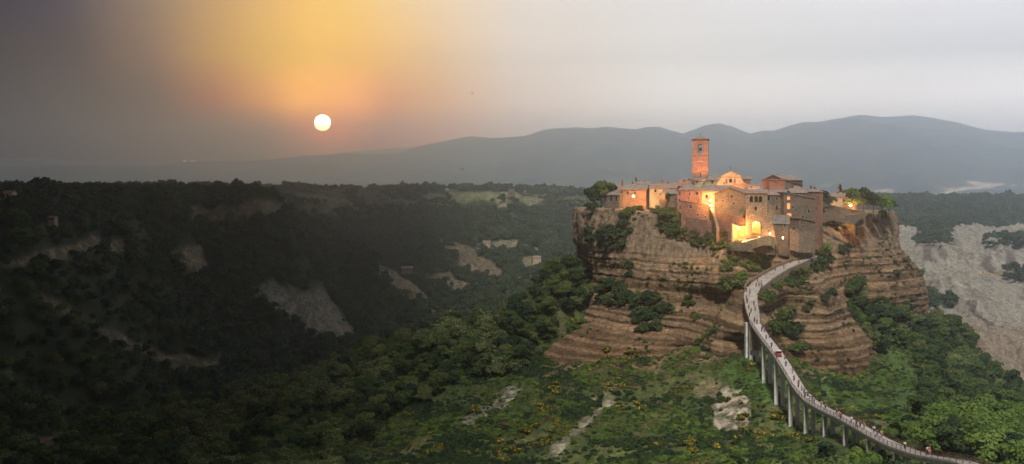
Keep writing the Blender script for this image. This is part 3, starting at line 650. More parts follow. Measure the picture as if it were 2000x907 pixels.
def house(name, label, cat, fr, ye, depth, roof, rise, wm, rm, wins=(), chims=(), side=(), oh=.45, drop=3., back_e=None, group='stone houses of the village', jit=0.):
    """roof: gable (ridge along the front), front (gable faces us), hip, shedb (rises to the back), shedl / shedr (falls to left / right), flat"""
    e = fr.empty(name); tag(e, label, cat, group); e['_w'] = fr.w
    w, d = fr.w, depth; h = (HY-ye)/F*fr.A.y-fr.zb
    zs = [ground_z(*fr.back(x, y)) for x in (0, w) for y in (0, d)]
    z0 = min([fr.zb]+[max(z, fr.zb-14) for z in zs])-fr.zb-drop*.4
    wl = MB()
    if roof == 'front':
        wl.prism([(0, z0), (w, z0), (w, h), (w*.5, h+rise), (0, h)], 0, d)
    elif roof in ('shedl', 'shedr'):
        a, b = (h, h+rise) if roof == 'shedl' else (h+rise, h)
        wl.prism([(0, z0), (w, z0), (w, b), (0, a)], 0, d)
    elif roof == 'gable':
        m = MB(); m.prism([(0, z0), (d, z0), (d, h), (d/2, h+rise), (0, h)], 0, w); wl.add([(v[1], v[0], v[2]) for v in m.v], m.f)
    elif roof == 'shedb':
        m = MB(); m.prism([(0, z0), (d, z0), (d, h+rise), (0, h)], 0, w); wl.add([(v[1], v[0], v[2]) for v in m.v], m.f)
    else: wl.box(0, w, 0, d, z0, h)
    wl.build('wall', wm, e)
    r = MB(); t = .22; q = .14
    def sl(pts): r.slab([(p[0], p[1], p[2]+q) for p in pts], t)
    if roof == 'front':
        s = rise/(w/2); sl([(-oh, -oh, h-oh*s), (w/2, -oh, h+rise), (w/2, d+oh, h+rise), (-oh, d+oh, h-oh*s)]); sl([(w/2+.01, -oh, h+rise-.004), (w+oh, -oh, h-oh*s), (w+oh, d+oh, h-oh*s), (w/2+.01, d+oh, h+rise-.004)])
    elif roof == 'gable':
        s = rise/(d/2); sl([(-oh, -oh, h-oh*s), (w+oh, -oh, h-oh*s), (w+oh, d/2, h+rise), (-oh, d/2, h+rise)]); sl([(-oh, d/2+.01, h+rise-.004), (w+oh, d/2+.01, h+rise-.004), (w+oh, d+oh, h-oh*s), (-oh, d+oh, h-oh*s)])
        r.tube([(-oh, d/2, h+rise+.14), (w+oh, d/2, h+rise+.14)], .14, 6)
    elif roof == 'hip':
        k = min(w, d)/2; s = rise/k; z = h-oh*s; c = [(-oh, -oh, z), (w+oh, -oh, z), (w+oh, d+oh, z), (-oh, d+oh, z)]
        if w >= d: a, b = (k, d/2, h+rise), (max(w-k, k+.02), d/2, h+rise); sl([c[0], c[1], b, a]); sl([c[1], c[2], b]); sl([c[2], c[3], a, b]); sl([c[3], c[0], a])
        else: a, b = (w/2, k, h+rise), (w/2, d-k, h+rise); sl([c[0], c[1], a]); sl([c[1], c[2], b, a]); sl([c[2], c[3], b]); sl([c[3], c[0], a, b])
    elif roof == 'shedb': s = rise/d; sl([(-oh, -oh, h-oh*s), (w+oh, -oh, h-oh*s), (w+oh, d+oh, h+rise+oh*s), (-oh, d+oh, h+rise+oh*s)])
    elif roof == 'shedl': s = rise/w; sl([(-oh, -oh, h-oh*s), (w+oh, -oh, h+rise+oh*s), (w+oh, d+oh, h+rise+oh*s), (-oh, d+oh, h-oh*s)])
    elif roof == 'shedr': s = rise/w; sl([(-oh, -oh, h+rise+oh*s), (w+oh, -oh, h-oh*s), (w+oh, d+oh, h-oh*s), (-oh, d+oh, h+rise+oh*s)])
    ro = None
    if rm is not None:
        ro = r.build('roof', rm, e)
        for px, py, cy in chims:
            x, zt = fr.P(px, py); zt *= (fr.A.y+cy)/fr.A.y if zt > 0 else 1
            x = x*(fr.A.y+cy)/fr.A.y
            c = MB(); c.box(x-.45, x+.45, cy-.4, cy+.4, h-.3, zt-.35); c.box(x-.58, x+.58, cy-.53, cy+.53, zt-.352, zt-.2); c.box(x-.3, x+.3, cy-.25, cy+.25, zt-.2, zt+.15)
            co_ = c.build('chimney', M['stone_red'], ro)
    for wd_ in wins:
        px, py, ww, hh = wd_[:4]; kind = wd_[4] if len(wd_) > 4 else ''
        x, z = fr.P(px, py); window(e, x, z-hh/2, ww, hh, 0, 'l' in kind, 's' in kind, 'a' in kind)
    for x, z, ww, hh, ax in side: window(e, x, z, ww, hh, axis=ax)
    return e

house('stone_shed', 'small open fronted grey stone shed at the far left tip of the village', 'shed', Frame(1181, 520, 1210, 512, 396), 381, 6, 'shedb', 2.2, M['stone_grey'], M['tile_grey'], [(1194, 388, 1.6, 2.6), (1204, 388, 1.4, 2.6)])
house('house', 'long low house with grey tiled roof and orange lit front, left part of the village', 'house', Frame(1207, 514, 1262, 510, 388), 370.5, 9, 'gable', 2.4, M['plaster_pink'], M['tile_grey'], [(1214, 376, .9, 1.1), (1226, 377, .9, 1.1), (1240, 377, 1., 1.2, 's')], [(1213, 352, 3)])
house('house', 'house whose grey roof rises just behind the long low orange lit house', 'house', Frame(1239, 528, 1271, 528, 375), 362, 8, 'gable', 2.2, M['stone_grey'], M['tile_grey'], [], [(1243.5, 347, 3)])
house('house', 'bright yellow lit house with pink tiled roof, well left of the bell tower', 'house', Frame(1268, 512, 1321, 506, 390), 367.5, 9, 'gable', 2.3, M['plaster'], M['tile'], [(1280, 373, 1., 1.2), (1297, 373, .9, 1.1), (1309, 374, .9, 1.1)], [(1288, 351, 4), (1299, 356, 4)])
house('lean_to', 'low lean-to with grey sloping roof in front of the yellow lit house', 'outbuilding', Frame(1288, 500, 1326, 494, 392), 379, 6, 'shedb', 1.9, M['stone_grey'], M['tile_grey'], [(1300, 385, .8, .9)])
house('house', 'red stone house with hipped grey roof, left of the two blazing lamps', 'house', Frame(1322, 482, 1370, 480, 412), 371, 10, 'hip', 2.9, M['plaster_pink'], M['tile_grey'], [(1327.5, 378, 1., 1.4, 's'), (1347, 379.5, .6, 1.5), (1361.5, 378, 1.1, 1.2), (1327.5, 392, 1., 1.4, 's'), (1329, 405, 1., 1.8, 's')])
house('house', 'reddish low house with jumbled roof directly left of the foot of the bell tower', 'house', Frame(1327, 506, 1367, 504, 375), 363, 8, 'gable', 2.6, M['stone_red'], M['tile_red'], [(1346, 367, .7, .6)], [(1335, 352, 3), (1345, 349.5, 4)])
house('house', 'brightly lit yellow house wall directly behind the two blazing lamps', 'house', Frame(1370.5, 484, 1431, 482, 415), 373, 8, 'gable', 2.2, M['plaster'], M['tile'], [(1380, 384, .9, 1.3), (1406, 378, .8, .8), (1418, 378, .8, .8)])
house('house', 'dark red stone building with sloping roof, below left of the blazing lamps', 'house', Frame(1330, 472, 1392, 469, 445), 402, 4.5, 'shedr', 2.4, M['stone_red'], M['tile'], [(1349, 404, 1., 1.6), (1363, 420, .8, 1.), (1378, 424, .8, 1.)], [(1363.5, 389, 2)])
house('house', 'tall gabled stone house between the two blazing lamps and the gate tower', 'house', Frame(1395.5, 472, 1456, 466, 436), 378, 14, 'front', 2.7, M['stone'], M['tile'], [(1429, 384, 1.3, 1.6, 's'), (1433, 398, .9, 1.1), (1412, 393, .7, .9), (1441, 381, .6, .6)])
house('house', 'low orange lit block with flat top right of the church front', 'house', Frame(1432, 499, 1463, 497, 385), 359.5, 6, 'flat', 0, M['plaster_pink'], M['tile'], [(1456, 368, .6, .7)])
house('house', 'small yellow lit house with a low roof and chimney behind the gate tower', 'house', Frame(1462, 493, 1482, 492, 385), 369, 7, 'gable', 1.5, M['plaster'], M['tile'], [(1468, 372, .5, .6)], [(1478, 357, 3)])
house('house', 'red gabled house with long roof, standing highest to the right of the gate tower', 'house', Frame(1489, 494, 1532, 486, 395), 352, 16, 'front', 2.3, M['stone_red'], M['tile'], [(1524, 352, .8, .9), (1503, 362, .9, 1.2, 's'), (1515, 366, .9, 1.2, 's')], [(1509, 341, 4)])
house('house', 'grey house wall with a long low roof right of the red gable wall', 'house', Frame(1533, 484, 1567, 498, 385), 361, 8, 'shedr', 2.3, M['stone_grey'], M['tile_grey'], [(1548, 366, .8, .9), (1559, 367, .7, .8)], [(1560, 351, 3)])
house('house', 'narrow grey house with pale tiled roof touching the right side of the gate tower', 'house', Frame(1499, 469, 1531, 465, 425), 381, 9, 'gable', 2.2, M['stone_grey'], M['tile'], [(1501.5, 387, 1.2, 2.2), (1517.5, 388, .9, 1.1), (1517, 406, 1., 2.)])
house('house', 'broad house with large pink grey roof behind the tall house with lit windows', 'house', Frame(1529, 482, 1576, 478, 392), 376.5, 9, 'hip', 3., M['stone_grey'], M['tile'], [(1546, 380, .8, .9)], [(1546, 364, 3)])
house('house', 'tall dark stone house with two glowing orange windows one above the other', 'house', Frame(1531, 463, 1591, 466, 436), 388, 9, 'shedr', 2.6, M['stone_dark'], M['tile_grey'], [(1540, 387.5, 1.2, 1.1, 'l'), (1540, 403, 1.3, 2.3, 'l'), (1549, 405, .9, 1.3), (1579.5, 413, 1., 1.6), (1568, 424, 1., 1.4), (1541, 420, 1.9, 1.0, 'l')])
house('house', 'red walled house with two chimneys near the right end of the village', 'house', Frame(1562, 482, 1600, 478, 422), 374.5, 8, 'hip', 1.7, M['stone_red'], M['tile'], [(1575, 381, 1.2, 1.2, 's'), (1588, 395, .9, 1.2)], [(1581, 363.5, 3), (1588, 366, 3)])
house('house', 'yellow lit house behind the lamp and trees at the far right of the village', 'house', Frame(1624, 512, 1669, 508, 408), 384.5, 8, 'gable', 2., M['plaster'], M['tile'], [(1634, 391, .9, 1.2), (1648, 391, .9, 1.2), (1660, 391, .9, 1.1)], [(1636, 366, 3)])
house('stone_house', 'low house with steep grey stone roof just right of the gate ramp', 'house', Frame(1510, 459, 1541, 458, 450), 436, 6, 'gable', 3.2, M['stone_dark'], M['tile_dark'], [(1533, 441, .9, 1.2)])
house('stone_house', 'small block of rough stone below the tall house with the glowing windows', 'house', Frame(1561, 459, 1592, 464, 468), 434, 6, 'shedr', 1.6, M['stone_dark'], M['tile_grey'], [(1570, 442, .9, 1.1)])
house('stone_house', 'lowest stone building in shade between the two garden walls right of the gate', 'house', Frame(1541, 457, 1560, 457, 460), 446, 5, 'flat', 0, M['stone_dark'], M['tile_grey'], [(1550, 448, 1.2, 2.2)])

# ---- bell tower
fr = Frame(1352, 500, 1383.2, 498.5, 352); e = fr.empty('bell_tower'); tag(e, 'tall square masonry bell tower with arched belfry, glowing red orange above the roofs', 'bell tower')
w = fr.w; h = (HY-273.6)/F*500-fr.zb; t = .7; zo, ho, wo = h-6.4, 4.5, 2.1
wl = MB(); sh = (0, w); zb0 = -14.
wl.box(0, w, 0, w, zb0, zo-2.5)
fo = [(0, zo-2.5), (w, zo-2.5), (w, h), (0, h)]
wl.prism(fo, 0, t, [arch(w/2, zo, wo, ho)]); wl.prism(fo, w-t, w, [arch(w/2, zo, wo, ho)])
for x0 in (0, w-t):
    m = MB(); m.prism([(t, zo-2.5), (w-t, zo-2.5), (w-t, h), (t, h)], x0, x0+t, [arch(w/2, zo, wo, ho)]); wl.add([(v[1], v[0], v[2]) for v in m.v], m.f)
wl.box(t, w-t, t, w-t, zo-2.5, zo-1.2)
wl.build('wall', M['brick'], e)
c = MB(); c.box(-.25, w+.25, -.25, w+.25, h, h+.35); c.build('cornice', M['stone_red'], e)
c = MB(); c.box(-.12, w+.12, -.12, w+.12, h-7.4, h-7.15); c.build('string_course', M['stone_red'], e)
c = MB(); c.box(-.14, w+.14, -.14, w+.14, .2, .5); c.build('string_course', M['stone_red'], e)
r = MB(); a = (w/2, w/2, h+2.); o = .55; cs = [(-o, -o, h+.36), (w+o, -o, h+.36), (w+o, w+o, h+.36), (-o, w+o, h+.36)]
for i in range(4): r.slab([cs[i], cs[(i+1) % 4], a], .18)
ro = r.build('roof', M['tile'], e); m = MB(); m.tube([(w/2, w/2, h+1.8), (w/2, w/2, h+3.2)], .05, 5); m.box(w/2-.35, w/2+.35, w/2-.04, w/2+.04, h+2.7, h+2.8); m.build('cross', M['iron'], ro)
b = MB(); b.lathe([(.75, 0), (.62, .15), (.45, .6), (.36, 1.), (.15, 1.15)], 14, (w/2, w/2, zo+1.6)); b.build('bell', M['bronze'], e)
b = MB(); b.box(t-.02, w-t+.02, w/2-.09, w/2+.09, zo+2.75, zo+2.95); b.build('bell_beam', M['wood'], e)
b = MB(); b.box(w/2-wo/2, w/2+wo/2, .25, .33, zo+.85, zo+.95); b.box(w/2-wo/2, w/2+wo/2, .25, .33, zo+.4, zo+.46); b.build('rail', M['iron'], e)
window(e, w*.52, 1.3, .45, 2.3, name='window'); 
b = MB(); b.box(w/2-1.45, w/2+1.45, -.08, .02, h-10.3, h-9.9); b.build('plaque', M['plaster'], e)
# ---- church
fr = Frame(1393, 507, 1457, 504, 366); e = fr.empty('church'); tag(e, 'church with pale curved gable front and cross, lit bright orange beside the bell tower', 'church'); e['_w'] = fr.w
Pf = lambda px, py: fr.P(px, py)
cur = [Pf(*p) for p in [(1393, 363), (1396, 360.5), (1401, 357), (1405, 352), (1408.5, 346), (1408.5, 343.5), (1414, 341), (1427, 334.5), (1441, 341), (1447, 343.5), (1447, 346), (1450, 352), (1453.5, 357), (1457, 359.5)]]
fa_ = MB(); fa_.prism([(0, -12)]+cur+[(fr.w, -12)], 0, .8); fa_.build('facade', M['plaster'], e)
t1 = MB()
for i in range(len(cur)-1):
    p, q = cur[i], cur[i+1]; t1.slab([(p[0], -.22, p[1]+.14), (q[0], -.22, q[1]+.14), (q[0], .95, q[1]+.14), (p[0], .95, p[1]+.14)], .13)
x0, z1 = Pf(1409, 345.5); x1, _ = Pf(1446.5, 345.5); t1.box(x0, x1, -.2, -.004, z1-.3, z1); t1.build('cornice', M['stone_warm'], e)
xr, zr = Pf(1427, 354); window(e, xr, zr-.6, 1.3, 1.6, arched=True)
for dx in (-1.9, 1.9):
    b = MB(); b.box(xr+dx-.5, xr+dx+.5, -.12, -.003, zr-1.1, zr+.9, 0, .08); b.build('relief', M['stone_red'], e)
nz_h = Pf(1427, 344)[1]; ne = Pf(1427, 350)[1]; n_ = MB(); n_.prism([(1.2, -12), (fr.w-1.2, -12), (fr.w-1.2, ne), (fr.w/2, nz_h), (1.2, ne)], .81, 24); n_.build('nave', M['stone_warm'], e)
r = MB(); r.slab([(.4, .85, ne-.1), (fr.w/2, .85, nz_h+.2), (fr.w/2, 24.4, nz_h+.2), (.4, 24.4, ne-.1)], .2); r.slab([(fr.w/2+.01, .85, nz_h+.196), (fr.w-.4, .85, ne-.1), (fr.w-.4, 24.4, ne-.1), (fr.w/2+.01, 24.4, nz_h+.196)], .2); r.build('roof', M['tile_grey'], e)
b = MB(); xc, zc = Pf(1427, 334.5); b.tube([(xc, .4, zc), (xc, .4, zc+2.2)], .07, 5); b.box(xc-.5, xc+.5, .36, .44, zc+1.35, zc+1.5); b.lathe([(.3, -.1), (.3, .2), (.12, .35)], 8, (xc, .4, zc)); b.build('cross', M['iron'], e)
house('chapel_wing', 'long grey roofed side building between the bell tower and the church front', 'church wing', Frame(1383.5, 516, 1411, 515, 372), 352, 8, 'gable', 2.3, M['stone_warm'], M['tile_grey'], [(1390, 357, .6, .9)], group=None)
house('chapel_wing', 'orange walled side building with low roof right behind the church front', 'church wing', Frame(1447, 512, 1466, 511, 375), 350.5, 8, 'gable', 1.5, M['plaster_pink'], M['tile_grey'], [(1461, 357, .6, .8)], group=None)
house('parish_house', 'orange lit low wing at the foot of the bell tower, with two small dark windows', 'house', Frame(1357, 492, 1400, 491, 375), 352.5, 6, 'shedb', .9, M['plaster'], M['tile_grey'], [(1361, 356, .6, .8), (1391, 356, .7, .9)])

# ---- gate tower
fr = Frame(1456.5, 453, 1498, 451, 464); e = fr.empty('gate_tower'); tag(e, 'stone gate tower with three arched windows above a tall lit entrance arch', 'gate tower'); e['_w'] = fr.w
w = fr.w; h = (HY-378)/F*453-fr.zb; d = 7.; t = .8
da, wa = fr.P(1476.8, 462), (1484.8-1468.6)/F*452
dh = fr.P(1476.8, 433)[1]+.2
holes = [arch(da[0], 0, wa, dh)]
for cx_ in (1467.4, 1476.9, 1485.2):
    x, z = fr.P(cx_, 395); holes.append(arch(x, z, 1.45, 2.55))
xw, zw_ = fr.P(1476, 408)
holes.append([(xw-.5, zw_-.7), (xw+.5, zw_-.7), (xw+.5, zw_+.7), (xw-.5, zw_+.7)])
wl = MB(); wl.prism([(0, -.4), (w, -.4), (w, h), (0, h)], 0, t, holes); wl.prism([(0, -.4), (w, -.4), (w, h), (0, h)], d-t, d, [arch(da[0], 0, wa, dh)])
for x0 in (0, w-t): wl.box(x0, x0+t, t, d-t, -.4, h)
wl.box(t, w-t, t, d-t, dh+1.4, dh+1.8)
m = MB(); m.prism([(0, -3), (4.2, -3), (1.6, 9), (0, 9)], .3, d-.5); wl.add([(v[0]+w, v[1], v[2]) for v in m.v], m.f)
wl.build('wall', M['gate'], e)
b = MB(); b.box(t+.01, w-t-.01, t+.35, t+.5, dh+1.81, h-.1); b.build('shade_sheet', M['glass'], e)  # dark sheet behind the windows stands in for the shade indoors
b = MB(); b.prism(arch(da[0], 0, wa+.9, dh+.45), -.1, -.003, [arch(da[0], -.01, wa, dh)]); b.build('arch_surround', M['stone'], e)
for dx in (-4.4, 4.4): b = MB(); b.box(da[0]+dx*.48-.28, da[0]+dx*.48+.28, -.35, -.105, dh*.6-.2, dh*.6+.6); b.build('corbel', M['stone'], e)
r = MB(); o = .5; r.slab([(-o, -o, h+.1), (w+o, -o, h+.1), (w+o, d/2, h+1.7), (-o, d/2, h+1.7)], .2); r.slab([(-o, d/2+.01, h+1.696), (w+o, d/2+.01, h+1.696), (w+o, d+o, h+.1), (-o, d+o, h+.1)], .2)
m = MB(); m.prism([(0, h-.01), (d, h-.01), (d/2, h+1.5)], 0.02, w-.02); r.add([(v[1], v[0], v[2]) for v in m.v], m.f); r.build('roof', M['tile'], e)
b = MB(); x, z = fr.P(1467, 395); x2, _ = fr.P(1486, 395); b.box(x-1.2, x2+1.2, -.18, -.003, z-.35, z-.1); b.build('sill', M['stone'], e)
gate_e = e; gfr = fr
# ---- gate ramp and walls
def wallseg(name, label, pts, hgt, th=.6, mat='stone', cat='wall', cap=True, zadd=0., deep=3.):
    """free-standing wall along photo points (px, py of the top, Y)"""
    P3 = [at(*p) for p in pts]; o = P3[0].copy(); mb = MB(); n = len(P3)
    L, R = [], []
    for i, p in enumerate(P3):
        dv = (P3[min(i+1, n-1)]-P3[max(i-1, 0)]); dv.z = 0; dv.normalize(); s = Vector((-dv.y, dv.x, 0))*th/2
        L.append(p-o+s); R.append(p-o-s)
    vs = []; 
    for i in range(n):
        b = Vector((0, 0, hgt if isinstance(hgt, (int, float)) else hgt[i]))
        vs += [L[i], R[i], R[i]-b, L[i]-b]
    fs = []
    for i in range(n-1):
        for a in range(4): fs.append((i*4+a, i*4+(a+1) % 4, i*4+4+(a+1) % 4, i*4+4+a))
    fs += [(0, 1, 2, 3), tuple((n-1)*4+k for k in (3, 2, 1, 0))]
    mb.add(vs, fs); ob = mb.build(name, M[mat], None, o)
    return tag(ob, label, cat)
e = empty('gate_ramp', at(1478, 480, 447)); tag(e, 'sloping stone paved ramp leading up to the lit entrance arch', 'ramp'); o = at(1478, 480, 447)
def rel(px, py, Y): return at(px, py, Y)-o
tp = [rel(1446, 474.5, 449), rel(1480, 468, 445), rel(1500, 461, 443), rel(1512, 463, 448), rel(1514, 461, 452), rel(1484, 461.5, 452.4), rel(1458, 463.5, 453.5), rel(1447, 471, 454)]
k = len(tp); bt = [p-Vector((0, 0, 3)) for p in tp]
mb = MB(); mb.add(tp+bt, [tuple(range(k))]); mb.build('paving', M['paving'], e)
mb = MB(); bo = [Vector((p.x*1.03, p.y*1.03, p.z-.01)) for p in tp]; mb.add(bo+[p-Vector((0, 0, 3.6)) for p in bo], [(i, (i+1) % k, (i+1) % k+k, i+k) for i in range(k)]); mb.build('wall', M['stone_warm'], e)
wallseg('retaining_wall', 'rounded ochre stone wall in front of the lit entrance ramp', [(1461, 471, 446), (1480, 466, 441), (1492, 461.5, 439), (1504, 463, 440), (1512, 470, 444)], 3.6, .8, 'stone_warm')
wallseg('retaining_wall', 'thin straight wall along the cliff edge in front of the gate', [(1428, 473, 447), (1446, 473.5, 446), (1462, 475, 444), (1500, 481, 442), (1512, 481, 444)], 3.5, .7, 'stone_dark')
wallseg('retaining_wall', 'lit wall behind the small lamp left of the entrance arch', [(1430, 437, 455), (1444, 442, 456), (1457, 441, 456)], 10., .5, 'stone_warm')
wallseg('stone_pillar', 'tall white stone pillar left of the small entrance lamp', [(1428.6, 436.5, 451.5), (1432, 436.5, 451.3)], 9.5, .8, 'plaster', 'pillar')
wallseg('retaining_wall', 'dark red retaining wall below the tall gabled house', [(1393, 413, 468), (1412, 416, 466), (1430, 420, 462), (1456, 427, 458)], 12., .9, 'stone_red')
wallseg('buttress', 'pale slanting stone buttress standing under the brightest lamp', [(1389, 405, 468), (1397, 425, 462), (1402, 447, 457)], [10, 10, 8], 1.3, 'stone_dark', 'buttress')
wallseg('retaining_wall', 'dark stone wall below the red house and left of the brightest lamp', [(1340, 424, 470), (1362, 427, 467), (1390, 432, 464)], 10., .9, 'stone_red')
wallseg('garden_wall', 'reddish terrace wall under the lamp and trees at the right end', [(1600, 408, 500), (1625, 401, 500), (1660, 409, 499), (1690, 414, 500)], 7., .6, 'stone_dark')
wallseg('garden_wall', 'low fence-like wall along the cliff edge under the rightmost lamp', [(1612, 418, 492), (1650, 421, 490), (1688, 416, 498)], 2.5, .4, 'stone_dark')
wallseg('garden_wall', 'short stone wall with a dark doorway shape below the tall dark house', [(1543, 447, 456), (1560, 452, 455), (1590, 453, 458)], 9., .8, 'stone')
wallseg('garden_wall', 'low wall under the hedge where the paved ramp ends', [(1520, 480, 455), (1545, 484, 458), (1575, 492, 464)], 4., .6, 'stone_dark')

# ---- lamps
def lamp(px, py, Y, power, label, hgt=3.2, bulb=.24, col=(1., .43, .1), wallm=False):
    p = at(px, py, Y); o = p-Vector((0, 0, hgt)); e = empty('street_lamp', o); tag(e, label, 'street lamp', 'street lamps of the village')
    m = MB(); m.lathe([(.16, 0), (.12, .4), (.06, .5), (.05, hgt-.35), (.09, hgt-.3)], 8); m.build('post', M['iron'], e)
    m = MB(); m.lathe([(.36, hgt+.42), (.30, hgt+.5), (.1, hgt+.68)], 8); m.build('lamp_hood', M['iron'], e)
    m = MB(); m.lathe([(.10, hgt-.3), (bulb, hgt-.1), (bulb*1.05, hgt+.15), (.12, hgt+.4)], 10); m.build('bulb', M['bulb'], e, smooth=True)
    l = bpy.data.lights.new('lamp_light', 'POINT'); l.energy = power; l.color = col; l.shadow_soft_size = .5
    lo = bpy.data.objects.new('lamp_light', l); COL.objects.link(lo); lo.parent = e; lo.location = (0, -.75, hgt+.1); return e
lamp(1388, 392, 479, 11000, 'upper of the two blazing lamps before the yellow house', 4.5, .42)
lamp(1388, 402, 467, 9000, 'lower of the two blazing lamps, above the slanting buttress', 5., .5)
lamp(1661, 402, 500, 14000, 'blazing lamp before the yellow house and trees at the right end', 3.5, .5)
lamp(1441.5, 446.5, 452.5, 15000, 'small bright lamp beside the white pillar left of the entrance arch', 4.5, .34)
lamp(1237, 383.5, 505, 9000, 'lamp in front of the long low house, left part of the village', 2.6, .4)
lamp(1529, 465, 452, 1500, 'small warm lamp among the plants right of the gate ramp', 2.2, .16)
lamp(1503.5, 457, 449.5, 900, 'tiny lamp on the corner of the gate tower buttress', 1.4, .14)
def glow(px, py, Y, power, col=(1., .42, .1), name='added_lantern', label=''):
    p = at(px, py, Y); e = empty(name, p-Vector((0, 0, .5))); tag(e, label, 'added_lantern')
    m = MB(); m.box(-.22, .22, -.22, .22, .0, .08); m.box(-.2, .2, -.2, .2, .62, .7); 
    for sx_ in (-.2, .2):
        for sy_ in (-.2, .2): m.box(sx_-.02, sx_+.02, sy_-.02, sy_+.02, .08, .62)
    m.build('added_lantern_frame', M['iron'], e); m = MB(); m.lathe([(.08, .1), (.13, .3), (.08, .55)], 8); m.build('bulb', M['bulb'], e)
    l = bpy.data.lights.new('added_lantern_light', 'POINT'); l.energy = power; l.color = col; l.shadow_soft_size = .3; lo = bpy.data.objects.new('added_lantern_light', l); COL.objects.link(lo); lo.parent = e; lo.location = (0, 0, .5)
wallseg('lane_wall', 'bright yellow lit wall seen through the entrance arch', [(1464, 430, 464), (1492, 430, 464)], 12., .6, 'plaster')
glow(1476.8, 436, 457.2, 22000, (1., .5, .14), 'added_lantern', 'added lamp hanging inside the entrance arch of the gate tower')  # added lamp, stands in for the light inside the arch
def added_flood(px, py, Y, tx, ty, tY, power, ang, label, col=(1., .42, .12)):  # added unseen lamps standing in for the light on tower, church and walls
    p = at(px, py, Y); e = empty('added_floodlight', p); tag(e, label, 'added_floodlight')
    m = MB(); m.box(-.35, .35, -.15, .15, .0, .45); m.tube([(0, 0, -.8), (0, 0, 0)], .05, 6); m.build('housing', M['iron'], e)
    l = bpy.data.lights.new('added_flood_light', 'SPOT'); l.energy = power; l.color = col; l.spot_size = math.radians(ang); l.spot_blend = .7; l.shadow_soft_size = .4
    lo = bpy.data.objects.new('added_flood_light', l); COL.objects.link(lo); lo.parent = e; lo.location = (0, 0, .7); d_ = at(tx, ty, tY)-p-Vector((0, 0, .7)); lo.rotation_euler = d_.to_track_quat('-Z', 'Y').to_euler()
added_flood(1375, 359, 488, 1367, 300, 500, 17000, 80, 'added unseen lamp on the roofs below the bell tower, aimed up at it', (1., .30, .09))
added_flood(1414, 359, 492, 1426, 350, 506, 15000, 120, 'added unseen lamp on the roof in front of the church facade')
added_flood(1468, 366, 489, 1470, 372, 494, 3500, 130, 'added unseen lamp near the small yellow house behind the gate tower')
added_flood(1290, 380, 494, 1290, 372, 508, 8000, 140, 'added unseen lamp behind the lean-to of the yellow lit house')
added_flood(1505, 372, 480, 1512, 350, 490, 3500, 110, 'added unseen lamp below the red gable wall right of the gate', (1., .2, .08))
added_flood(1345, 388, 472, 1348, 380, 480, 3500, 120, 'added unseen lamp in the yard of the red stone house', (1., .2, .07))
added_flood(1570, 392, 472, 1580, 380, 480, 700, 120, 'added unseen lamp by the red walled house near the right end', (1., .2, .08))
# ------------------------------------------------------------------ VEGETATION
def leaf_mesh(name, nleaf, lobes, leaf, seed, inner=.75, aspect=.6):
    """a crown as many small leaf sprays spread over uneven lobes; lobes: (x, y, z, rx, rz)"""
    r = np.random.default_rng(seed); L = np.array(lobes, float)
    pr = (L[:, 3]**2); k = r.choice(len(L), nleaf, p=pr/pr.sum())
    d = r.normal(size=(nleaf, 3)); d[:, 2] = np.where(d[:, 2] < -.3, -d[:, 2], d[:, 2]); d /= np.linalg.norm(d, axis=1)[:, None]
    rad = inner+(1.08-inner)*r.random(nleaf)**.6
    bumpy = 1+.22*vnoise(d[:, 0]*2.4+k*3, d[:, 1]*2.4, d[:, 2]*2.4, seed)
    s = np.stack([L[k, 3], L[k, 3], L[k, 4]], -1)
    c = L[k, :3]+d*s*(rad*bumpy)[:, None]
    n = d+r.normal(size=(nleaf, 3))*.55+np.array([0, 0, .25]); n /= np.linalg.norm(n, axis=1)[:, None]
    a = np.cross(n, r.normal(size=(nleaf, 3))); a /= np.linalg.norm(a, axis=1)[:, None]; b = np.cross(n, a)
    sz = leaf*(.55+.9*r.random(nleaf))[:, None]; a = a*sz; b = b*sz*aspect
    V = np.stack([c-a, c-b*.9+n*sz*.12, c+a*1.05, c+b-n*sz*.1], 1).reshape(-1, 3)
    return np_mesh(name, V, np.arange(nleaf*4).reshape(-1, 4), False)
def lobes(seed, R, H, z0, n, flat=.8):
    r = random.Random(seed); out = [(0, 0, z0+H*.5, R*.62, H*.42)]
    for i in range(n):
        a = 2*math.pi*(i/n)+r.uniform(-.5, .5); q = R*r.uniform(.35, .68); zz = z0+H*r.uniform(.25, .82)
        rr = R*r.uniform(.26, .46); out.append((q*math.cos(a), q*math.sin(a), zz, rr, rr*flat*r.uniform(.8, 1.1)))
    return out
def trunk_mesh(name, H, r0, seed, spread=1.):
    r = random.Random(seed); m = MB(); m.tube([(0, 0, -1.6), (0, 0, 0), (.1, .05, H*.35), (.05, .15, H*.62), (.1, .1, H*.85)], [r0*1.3, r0, r0*.75, r0*.5, r0*.2], 6)
    for i in range(5):
        a = i*1.26+r.uniform(-.4, .4); z = H*r.uniform(.28, .55); q = spread*r.uniform(1.1, 1.9)
        m.tube([(.05, .05, z), (q*.5*math.cos(a), q*.5*math.sin(a), z+H*.12), (q*math.cos(a), q*math.sin(a), z+H*.28)], [r0*.45, r0*.3, r0*.1], 5)
    return m.mesh(name, True)
DK = [(.016, .032, .018), (.032, .062, .024), (.066, .10, .03)]
MD = [(.03, .055, .015), (.07, .115, .028), (.15, .17, .05)]
LT = [(.06, .11, .02), (.11, .18, .033), (.17, .24, .05)]
M['leaf_dark'] = m_leaf('dark_leaves', DK); M['leaf_mid'] = m_leaf('green_leaves', MD); M['leaf_light'] = m_leaf('bright_leaves', LT)
M['leaf_bloom'] = m_leaf('chestnut_leaves', MD, (.30, .32, .16)); M['leaf_broom'] = m_leaf('broom_leaves', [(.05, .07, .02), (.09, .11, .03)], (.62, .44, .03))
